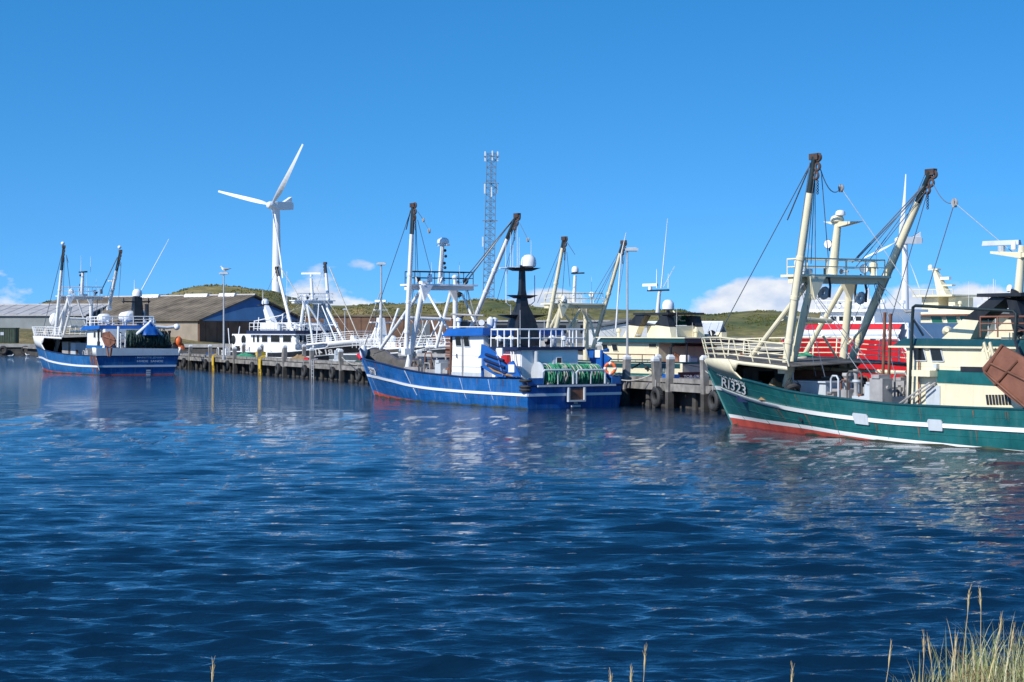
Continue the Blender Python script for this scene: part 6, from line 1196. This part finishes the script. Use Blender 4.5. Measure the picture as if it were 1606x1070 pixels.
    for (p0, p1, r_) in (((404,522),(406,498),.06), ((398,523),(399,503),.05), ((440,520),(444,492),.06), ((452,520),(452,500),.05), ((496,540),(500,476),.06), ((530,542),(505,480),.06), ((372,540),(376,512),.05), ((360,540),(358,515),.05)): b.tb('deck_pole', [S(*p0,-1.2), S(*p1,-1.0)], r_, 'clean_white')
    b.part('railing', MB().rail([S(398,523,-2.4), S(466,523,-2.4)], .5, 2, .03, .8), 'clean_white'); b.tb('boom', [S(399,504,-1), S(444,494,-1)], .05, 'clean_white')
    for (p0, p1) in (((444,492),(478,480)), ((444,492),(400,522)), ((478,470),(420,520)), ((512,470),(560,538)), ((490,440),(545,538))): b.wire(S(*p0,-1), S(*p1,-1), .022, mat='rope_pale')
    return b
WHITE = white_trawler()

def grey_trawler():
    b = Boat('grey_trawler', 'grey hulled white-decked trawler seen behind the blue trawler foredeck', (-5.6, 172), -60, 20, 6.0)
    bw = [(0,.86),(.3,.97),(.55,.93),(.72,.66),(.86,.36),(.94,.17),(1,.02)]; bd = [(0,.9),(.3,1),(.6,1),(.78,.92),(.88,.74),(.95,.46),(1,.04)]
    b.hull_setup(bw, bd, 1.6, sheer=smoothtab([(0,1.6),(.4,1.7),(.7,1.9),(1,2.4)]), stripe=smoothtab([(0,1.05),(.5,1.05),(1,1.6)]), boot=lambda t: .15, zbow=2.5); b.sw = .14
    b.build_hull('grey_hull', inner='steel_grey', bul=.95, cap='clean_white', stripe_mat='pale_grey')
    b.whaleback(smoothtab([(.35,2.28),(.6,2.32),(.8,2.45),(1,2.75)]), .35, .90, 'white', floor='white', rail=(.9,'white',.96), strip=.16)
    S = lambda px, py, v: b.P(px, py, v)
    m0 = S(597,545,0); ms = MB(); ms.hexa([(m0.x+x*.7,y*.55,2.3) for x, y in ((-1,-1),(1,-1),(1,1),(-1,1))], [(m0.x+x*.3,y*.28,5.2) for x, y in ((-1,-1),(1,-1),(1,1),(-1,1))]); mo = b.part('radar_mast', ms, 'white', smooth=False); b.part('crosstree', MB().box(m0.x-.2,m0.x+.2,-1.1,1.1,4.7,4.82), 'white', mo, False); b.tb('mast_top', [(m0.x,0,5.1), (m0.x,0,6.6)], .12, 'white', mo); b.part('crosstree', MB().box(m0.x-.15,m0.x+.15,-.7,.7,5.9,6.0), 'white', mo, False); scanner(b, (m0.x,0,6.5), .6, 'white', .6, mo)
    b.tb('brace', [S(582,532,-1), S(590,512,-.4)], .09, 'white'); b.tb('brace', [S(607,535,.5), S(625,484,1)], .12, 'white'); b.tb('brace', [S(571,540,-1), S(578,526,-1)], .07, 'white'); b.bx('deck_house', m0.x+2.0, m0.x+5.5, -1.2, 1.4, 2.3, 2.9, 'white'); b.part('liferaft', MB().tube([(m0.x+3,-.8,3.2),(m0.x+3.1,-.8,3.2),(m0.x+4.4,-.8,3.2),(m0.x+4.5,-.8,3.2)], [.1,.3,.3,.1], 12), 'clean_white'); b.tb('aerial_pole', [S(661,528,0), S(664,500,0)], .05, 'rope_pale'); b.bx('pole_yard', S(661,502,0).x-.4, S(661,502,0).x+.5, -.1, .1, S(661,502,0).z, S(661,502,0).z+.1, 'black_paint')
    b.part('railing', MB().rail([(m0.x-1.5,-2.3,2.3),(m0.x+7,-2.4,2.3)], .8, 3, .03, .9), 'white'); roof_gear(b, m0.x-1, m0.x+6, 2, 2.3, 63, 12, 'white'); clutter(b, m0.x+1, -2.5, -2, 2, 2.3, 61, n=16, hmax=.8, mats=('white','pale_grey','rust'))
    for (p0, p1, r_) in (((640,545),(636,492),.07), ((652,548),(672,498),.06), ((690,545),(676,500),.07), ((622,545),(640,505),.05), ((700,540),(688,505),.05), ((586,540),(600,505),.05)): b.tb('derrick_pole', [S(*p0,-.8), S(*p1,-.3)], r_, 'white')
    for (p0, p1) in (((636,492),(600,538)), ((636,492),(676,540)), ((676,500),(640,545)), ((597,470),(640,545)), ((597,470),(574,540))): b.wire(S(*p0,-.3), S(*p1,-.9), .02, mat='rope_pale')
    return b
grey_trawler()

# ============================ red trawler and far cream trawler, right ============================
def red_trawler():
    D = 118.0; b = Boat('red_trawler', 'red and white trawler behind the green trawler foredeck', ((1252-CX)/FPX*D+.3, D), 132, 24, 7.2)
    bw = [(0,.9),(.3,.98),(.6,.9),(.75,.66),(.88,.34),(.95,.16),(1,.02)]; bd = [(0,.95),(.3,1),(.6,1),(.76,.92),(.87,.70),(.95,.36),(1,.03)]
    RT = (b.P(1424,540,3.2).x + b.L)/(b.L+1.0)
    zt = lambda y: CAMH - (y-YH)/FPX*112
    b.hull_setup(bw, bd, 1.6, sheer=smoothtab([(0,1.8),(.35,1.8),(RT-.03,1.85),(RT,zt(531)),(.9,zt(530)),(1,zt(533))]), stripe=smoothtab([(0,1.0),(.5,1.0),(1,1.6)]), boot=lambda t: .2, zbow=3.4); b.sw = .14
    b.build_hull('red_hull', inner='red_hull', bul=.15, cap='letter_white', stripe_mat='letter_white', deck_z=lambda t: max(b.sheer(t)-.15, .5))
    # shelter bands above the hull, curved round the front
    def band(z0, z1, inset0, inset1, mat, name, t_a=None, t_b=.93, par=None):
        t_a = RT+.01
        for side in (1,-1):
            m = MB(); V = []
            for t in np.linspace(t_a, t_b, 16):
                k = min(1, max(0, (t_b-t)/.07))**.5; p = b.hp(t, b.sheer(.8), side); V += [(p.x, p.y*k - side*inset0*k, z0), (p.x - .15, p.y*k - side*inset1*k, z1)]
            m.add(V, [(2*i,2*i+1,2*i+3,2*i+2) for i in range(15)]); b.part(name, m, mat, par, angle=60)
    z = [zt(y) for y in (530, 517, 508, 503, 495, 489)]
    band(z[0], z[1], .06, .2, 'clean_white', 'shelter_side'); band(z[0]+.12, z[0]+.26, .05, .07, 'pale_grey', 'shelter_stripe'); band(z[1], z[2], .2, .3, 'red_hull', 'shelter_band', None, .92)
    fz = MB(); V = []
    for t in np.linspace(RT+.01,.92,14): p = b.hp(t, b.sheer(.8), 1); k = min(1,max(0,(.92-t)/.07))**.5; V += [(p.x,(p.y-.3)*k,z[2]),(p.x,-(p.y-.3)*k,z[2])]
    fz.add(V, [(2*i,2*i+1,2*i+3,2*i+2) for i in range(13)]); b.part('shelter_deck', fz, 'white')
    q0, q1 = b.P(1283,500,2.2).x, b.P(1372,500,2.2).x; wh = house(b, 'wheelhouse', q1, q0, 2.25, z[2]-.1, z[5], 'clean_white', rake=.3)
    for i in range(6): p, q = b.P(1290+i*13,496,2.26), b.P(1300+i*13,504,2.26); b.window([(p.x,2.255,p.z),(q.x,2.255,p.z),(q.x,2.255,q.z),(p.x,2.255,q.z)], (0,1,0), 'clean_white')
    for v in (-1.6,-.5,.6,1.6): b.window([(q0-.2,v-.4,z[4]),(q0-.2,v+.4,z[4]),(q0-.08,v+.4,z[3]),(q0-.08,v-.4,z[3])], (1,0,0), 'clean_white', 'green_glass')
    b.bx('roof', q1-.3, q0+.3, -2.6, 2.6, z[5], z[5]+.16, 'clean_white'); b.part('railing', MB().rail([(q0,2.4,z[5]+.16),(q1,2.4,z[5]+.16)], .5, 2, .03, .8), 'clean_white'); radome(b, (b.P(1350,487,.5).x,.5,z[5]+.16), .35, .6); radome(b, (b.P(1330,487,-.8).x,-.8,z[5]+.16), .25, .45); b.part('search_light', MB().ball((b.P(1362,484,1.4).x,1.4,z[5]+.45), .28), 'clean_white'); b.tb('mast', [b.P(1362,488,0), b.P(1360,452,0)], .14, 'clean_white')
    # white side house with red panels, aft
    a0, a1 = b.P(1372,540,2.9).x, b.P(1424,540,2.9).x; h2 = house(b, 'side_house', a1, a0, 2.85, 1.6, z[2]+.05, 'clean_white')
    for (x0, y0, x1, y1) in ((1374,535,1400,556), (1374,562,1418,573), (1376,580,1420,600), (1402,548,1409,552)): p, q = b.P(x0,y0,2.87), b.P(x1,y1,2.87); b.pl('red_panel', [(p.x,2.855,p.z),(q.x,2.855,p.z-.05),(q.x,2.855,q.z),(p.x,2.855,q.z)], (0,.02,0), 'red_hull', h2)
    b.lettering('TINA', lambda x, y: (b.P(1320+16*x,545,3.3).x, b.hp(.72,2.9,1).y+.03, zt(541)+.32*y), 'letter_white', 'ship_name', .01); 
    roof_gear(b, q1, q0, 2.2, z[5]+.16, 75, 10)
    return b
red_trawler()
def far_trawler():
    D = 150.0; b = Boat('far_trawler', 'cream trawler with green wheelhouse windows behind the green trawler roof', ((1438-CX)/FPX*D-3.2, D+5), 124, 22, 6.6)
    bw = [(0,.9),(.3,.98),(.6,.9),(.75,.66),(.88,.34),(.95,.16),(1,.02)]; bd = [(0,.95),(.3,1),(.6,1),(.76,.92),(.87,.70),(.95,.36),(1,.03)]
    b.hull_setup(bw, bd, 1.6, sheer=smoothtab([(0,2.2),(.5,2.2),(1,3.0)]), stripe=None, boot=lambda t: .2, zbow=3.0); b.build_hull('cream', inner='cream', bul=.9, cap='cream')
    S = lambda px, py, v: b.P(px, py, v)
    w0, w1 = S(1446,500,2.3).x, S(1540,500,2.3).x; z0, z1, z2 = S(1480,532,2.3).z, S(1480,507,2.3).z, S(1480,493,2.3).z
    house(b, 'deck_house', w1-2, w0+1.0, 2.6, 1.2, z0+.2, 'cream'); wh = house(b, 'wheelhouse', w1, w0, 2.35, z0, z2+.05, 'cream', rake=-.35)
    for x0, x1 in ((1462,1480), (1486,1503), (1508,1522)): p, q = S(x0,495,2.36), S(x1,507,2.36); b.window([(p.x+.2,2.355,p.z),(q.x+.2,2.355,p.z),(q.x,2.355,q.z),(p.x,2.355,q.z)], (0,1,0), 'cream', 'green_glass', .09)
    for v in (-1.6,-.5,.6,1.6): b.window([(w0+.25,v-.42,z2-.1),(w0+.25,v+.42,z2-.1),(w0+.08,v+.42,z1),(w0+.08,v-.42,z1)], (1,0,0), 'cream', 'green_glass')
    rf = MB(); zt = S(1480,486,2.3).z; rf.hexa([(w1-.6,-2.7,z2),(w0+.9,-2.7,z2),(w0+.9,2.7,z2),(w1-.6,2.7,z2)], [(w1-.6,-2.6,zt+.15),(w0+.5,-2.5,zt),(w0+.5,2.5,zt),(w1-.6,2.6,zt+.15)]); b.part('roof', rf, 'cream', smooth=False); b.bx('roof_lip', w1-.7, w0+1.0, -2.8, 2.8, z2-.12, z2-.003, 'rust_brown')
    t0, t1 = S(1460,482,0).x, S(1486,482,0).x; zz = S(1475,466,0).z; b.bx('top_house', t1, t0, -1.0, 1.0, zt, zz, 'cream'); b.bx('top_platform', S(1516,466,0).x, S(1454,466,0).x, -1.6, 1.6, zz, zz+.14, 'cream'); b.bx('top_house', S(1512,480,0).x, S(1502,480,0).x, -1.0, 1.0, zt, zz-.05, 'cream'); b.part('railing', MB().rail([(S(1516,466,0).x,1.5,zz+.14),(S(1454,466,0).x,1.5,zz+.14)], .4, 1, .03, .7), 'cream')
    m = MB(); a_, c_ = S(1482,466,0), S(1467,424,0); m.hexa([(a_.x+x*.45,y*.35,zz+.1) for x, y in ((-1,-1),(1,-1),(1,1),(-1,1))], [(c_.x+x*.16,y*.16,c_.z) for x, y in ((-1,-1),(1,-1),(1,1),(-1,1))]); ms = b.part('radar_mast', m, 'cream', smooth=False); b.part('mast_head', MB().box(c_.x-.4,c_.x+.6,-.2,.2,c_.z,c_.z+.12), 'cream', ms, False); radome(b, (c_.x+.5,0,c_.z+.1), .2, .35, 'clean_white', ms); q = S(1478,437,0); b.part('spreader', MB().box(q.x-.8,q.x+.1,-.15,.15,q.z-.1,q.z+.12), 'clean_white', ms, False); q = S(1482,448,0); b.part('spreader', MB().box(q.x-.9,q.x+.6,-.2,.2,q.z-.06,q.z+.06), 'cream', ms, False)
    b.part('railing', MB().rail([(w1-4,2.7,zt-.3),(w1-.6,2.7,zt)], .7, 3, .035, .8), 'clean_white'); clutter(b, w0+1, w0+6, -2, 2, 2.2, 81, n=9, hmax=1.6, mats=('cream','rust','steel_grey')); b.bx('fish_crate', w0+1.2, w0+2.4, 1.2, 2.2, z0-.2, z0+.5, 'rust_brown'); b.part('railing', MB().rail([(w0+1,2.6,2.3),(w0+7,2.6,2.4)], .9, 3, .035, .8), 'cream')
    roof_gear(b, w1, w0, 2.3, zt+.1, 85, 12, 'cream'); roof_gear(b, w0+1, w0+6, 2, 2.4, 86, 8, 'cream')
    return b
far_trawler()

# ------------------------------------------------------------------ near bank with marram grass
def near_bank():
    def gz(x, y):
        r = min(1, max(0, (x + .1)/2.6)); crest = 1.62 + .62*r*r + .10*fbm(x, y, 1.6, 3, 2.2)
        return crest - .05*max(0, 9.5-y)*0 - (0 if y < 9.6+.8*r else (y-9.6-.8*r)*.55)
    xs = np.arange(-9, 11, .16); ys = np.arange(-4, 15, .16); V = [(x, y, gz(x, y)) for y in ys for x in xs]; nc = len(xs)
    m = MB(); m.add(V, [(r*nc+c, r*nc+c+1, (r+1)*nc+c+1, (r+1)*nc+c) for r in range(len(ys)-1) for c in range(nc-1)]); tag(obj('near_bank', m, 'dry_turf', angle=80), 'grassy bank at the photographer\'s feet', kind='structure')
    mats = []
    for nm, c in (('blade_green', (0.20, 0.23, 0.08)), ('blade_pale', (0.42, 0.42, 0.25)), ('blade_straw', (0.52, 0.40, 0.20))):
        mm, nt, bb = newmat(nm); bb.inputs['Base Color'].default_value = rgba(c); bb.inputs['Roughness'].default_value = .55; MATS[nm] = mm; mats.append(nm)
    g = MB(); rng = random.Random(12)
    def blade(x, y, h, lean, w, mi, bend=.35):
        z = gz(x, y) - .03; az = rng.uniform(0, 6.28) if lean is None else lean; L_ = h*rng.uniform(.15,.6); ax, ay = math.cos(az), math.sin(az); px, py = -ay*w, ax*w
        P = []
        for k in range(5):
            q = k/4; o = L_*q**1.8; zz = z + h*q - L_*bend*q**3; ww = (1-q)**.7
            P += [(x+ax*o-px*ww, y+ay*o-py*ww, zz), (x+ax*o+px*ww, y+ay*o+py*ww, zz)]
        g.add(P, [(2*k, 2*k+1, 2*k+3, 2*k+2) for k in range(4)], mi)
    for i in range(3400):
        x = rng.triangular(1.55, 4.2, 3.0); y = rng.uniform(8.3, 11.0); d = min(1, max(0, (x-1.5)/.95))
        if rng.random() > d*.9+.06: continue
        blade(x, y, rng.uniform(.12,.40)*(.45+.55*d), None, rng.uniform(.0018,.0042), rng.choices((0,1,2),(5,4,2))[0])
    for i in range(900): x = rng.uniform(-4, 4); blade(x, rng.uniform(7.5,9.6), rng.uniform(.08,.22), None, .003, rng.choices((0,1,2),(4,3,3))[0])
    def stalk(px, ytop, D, base_px=None, head=.11, r=.0023):
        t = unproj(px, ytop, D); bx = ((base_px or px)-CX)/FPX*D; z = gz(bx, D) - .02; b0 = Vector((bx, D, z)); d = (t-b0)
        g.tube([b0, b0 + d*.5 + Vector((-.01,0,.0)), t - d.normalized()*head], [r, r*.8, r*.6], 5, 2)
        g.tube([t - d.normalized()*head, t - d.normalized()*head*.6, t - d.normalized()*head*.25, t], [r*.8, r*2.2, r*1.7, r*.4], 6, 2)
        for q in range(16): c = t - d.normalized()*head*rng.uniform(0,.95); g.tube([c, c + d.normalized()*.03 + Vector((rng.uniform(-.012,.012),rng.uniform(-.01,.01),.008))], [r*.5, r*.2], 3, 2)
    for a in ((1520,926,9.6,1508), (1537,922,9.6,1545), (1449,998,9.4,1449), (1571,968,9.8,1555), (1012,1019,9.0,998), (334,1038,8.8,322), (1243,1048,9.2,1228), (1397,1013,9.5,1380), (1455,1002,9.5,1478), (958,1056,9.0,956), (1590,985,9.7,1575), (1500,1000,9.3,1490), (990,1050,9.0,985)): stalk(*a[:3], a[3])
    tag(obj('marram_grass', g, mats, smooth=False), 'marram grass on the near bank', kind='stuff')
near_bank()

# ------------------------------------------------------------------ mooring ropes, gear on the pier
def mooring(a, c, label, sag=.5, r=.03, mat='rope_pale'):
    a, c = Vector(a), Vector(c); m = MB(); m.tube([(a.lerp(c, q) - Vector((0,0,sag*4*q*(1-q)))) - a for q in np.linspace(0,1,14)], r, 6); tag(obj('mooring_rope', m, mat, loc=a), label, 'rope', 'mooring ropes')
def bl(b, u, v, z): return b.S + b.a*u + b.p*v + Vector((0,0,z))
mooring(bl(GREEN, 1.2, -.2, 2.5), pp(pier_s(1112), -.2, 2.0), 'mooring rope from the green trawler bow to the pier post', .25)
mooring(bl(BLUE, -21.9, -2.7, 1.5), pp(pier_s(1036), -.2, 1.9), 'mooring rope from the middle blue trawler stern to the pier post', .3)
mooring(bl(BLUE, .9, -.3, 2.5), pp(pier_s(540), -.2, 1.9), 'mooring rope from the middle blue trawler bow to the pier post', .6)
mooring(bl(LEFT, -26.3, -3.2, 2.2), pp(pier_s(301), -.2, 1.9), 'mooring rope from the far-left trawler stern to the pier post', .3)
mooring(bl(CREAM, -21.2, 2.6, 2.0), pp(pier_s(1056)+1, PW+.1, 1.9), 'dark mooring rope from the cream trawler stern to the pier', .15, .035, 'black_paint')
cr = MB()
cr.box(-.4,.4,-.27,.27,0,.03); 
for (x0,x1,y0,y1) in ((-.4,.4,-.27,-.24),(-.4,.4,.24,.27),(-.4,-.37,-.24,.24),(.37,.4,-.24,.24)): cr.box(x0,x1,y0,y1,.03,.34)
cr.box(-.42,.42,-.29,.29,.30,.36) if False else None
CM = {m: cr.mesh('fish_crate', m, smooth=False) for m in ('yellow','blue_paint','red_hull','pale_grey')}
for i, (px, mt, k, lab) in enumerate(((312,'blue_paint',0,'blue fish crate on the pier behind the first post pair'), (389,'yellow',0,'yellow fish crate on the pier, lower of the stack of two'), (389,'yellow',1,'yellow fish crate on the pier, upper of the stack of two'), (464,'red_hull',0,'red fish crate on the pier near the white trawler gantry'), (508,'pale_grey',0,'grey fish crate on the pier, bottom of the stack of three'), (508,'pale_grey',1,'grey fish crate on the pier, middle of the stack of three'), (508,'pale_grey',2,'grey fish crate on the pier, top of the stack of three'), (1020,'blue_paint',0,'blue fish crate on the pier beside the cream trawler'))):
    o = link('fish_crate', CM[mt], loc=pp(pier_s(px), 1.2, PZ+.012+.35*k)); o.rotation_euler.z = .3*i; tag(o, lab, 'crate', 'fish crates on the pier')
for i, (px, mt, lab) in enumerate(((345,'net_green','green net heap on the pier beside the slim lamp'), (425,'rope_brown','brown net heap on the pier behind the second yellow ladder'), (525,'net_dark','dark net heap on the pier by the white trawler bow'), (1072,'net_dark','dark net heap on the pier in front of the cream trawler name panel'))):
    c = pp(pier_s(px), 2.6, PZ+.01); m = MB().heap((0,0,0), 1.1, .8, .42, 30+i, rough=.5); tag(obj('net_heap', m, mt, loc=c), lab, 'fishing net', 'nets on the pier')
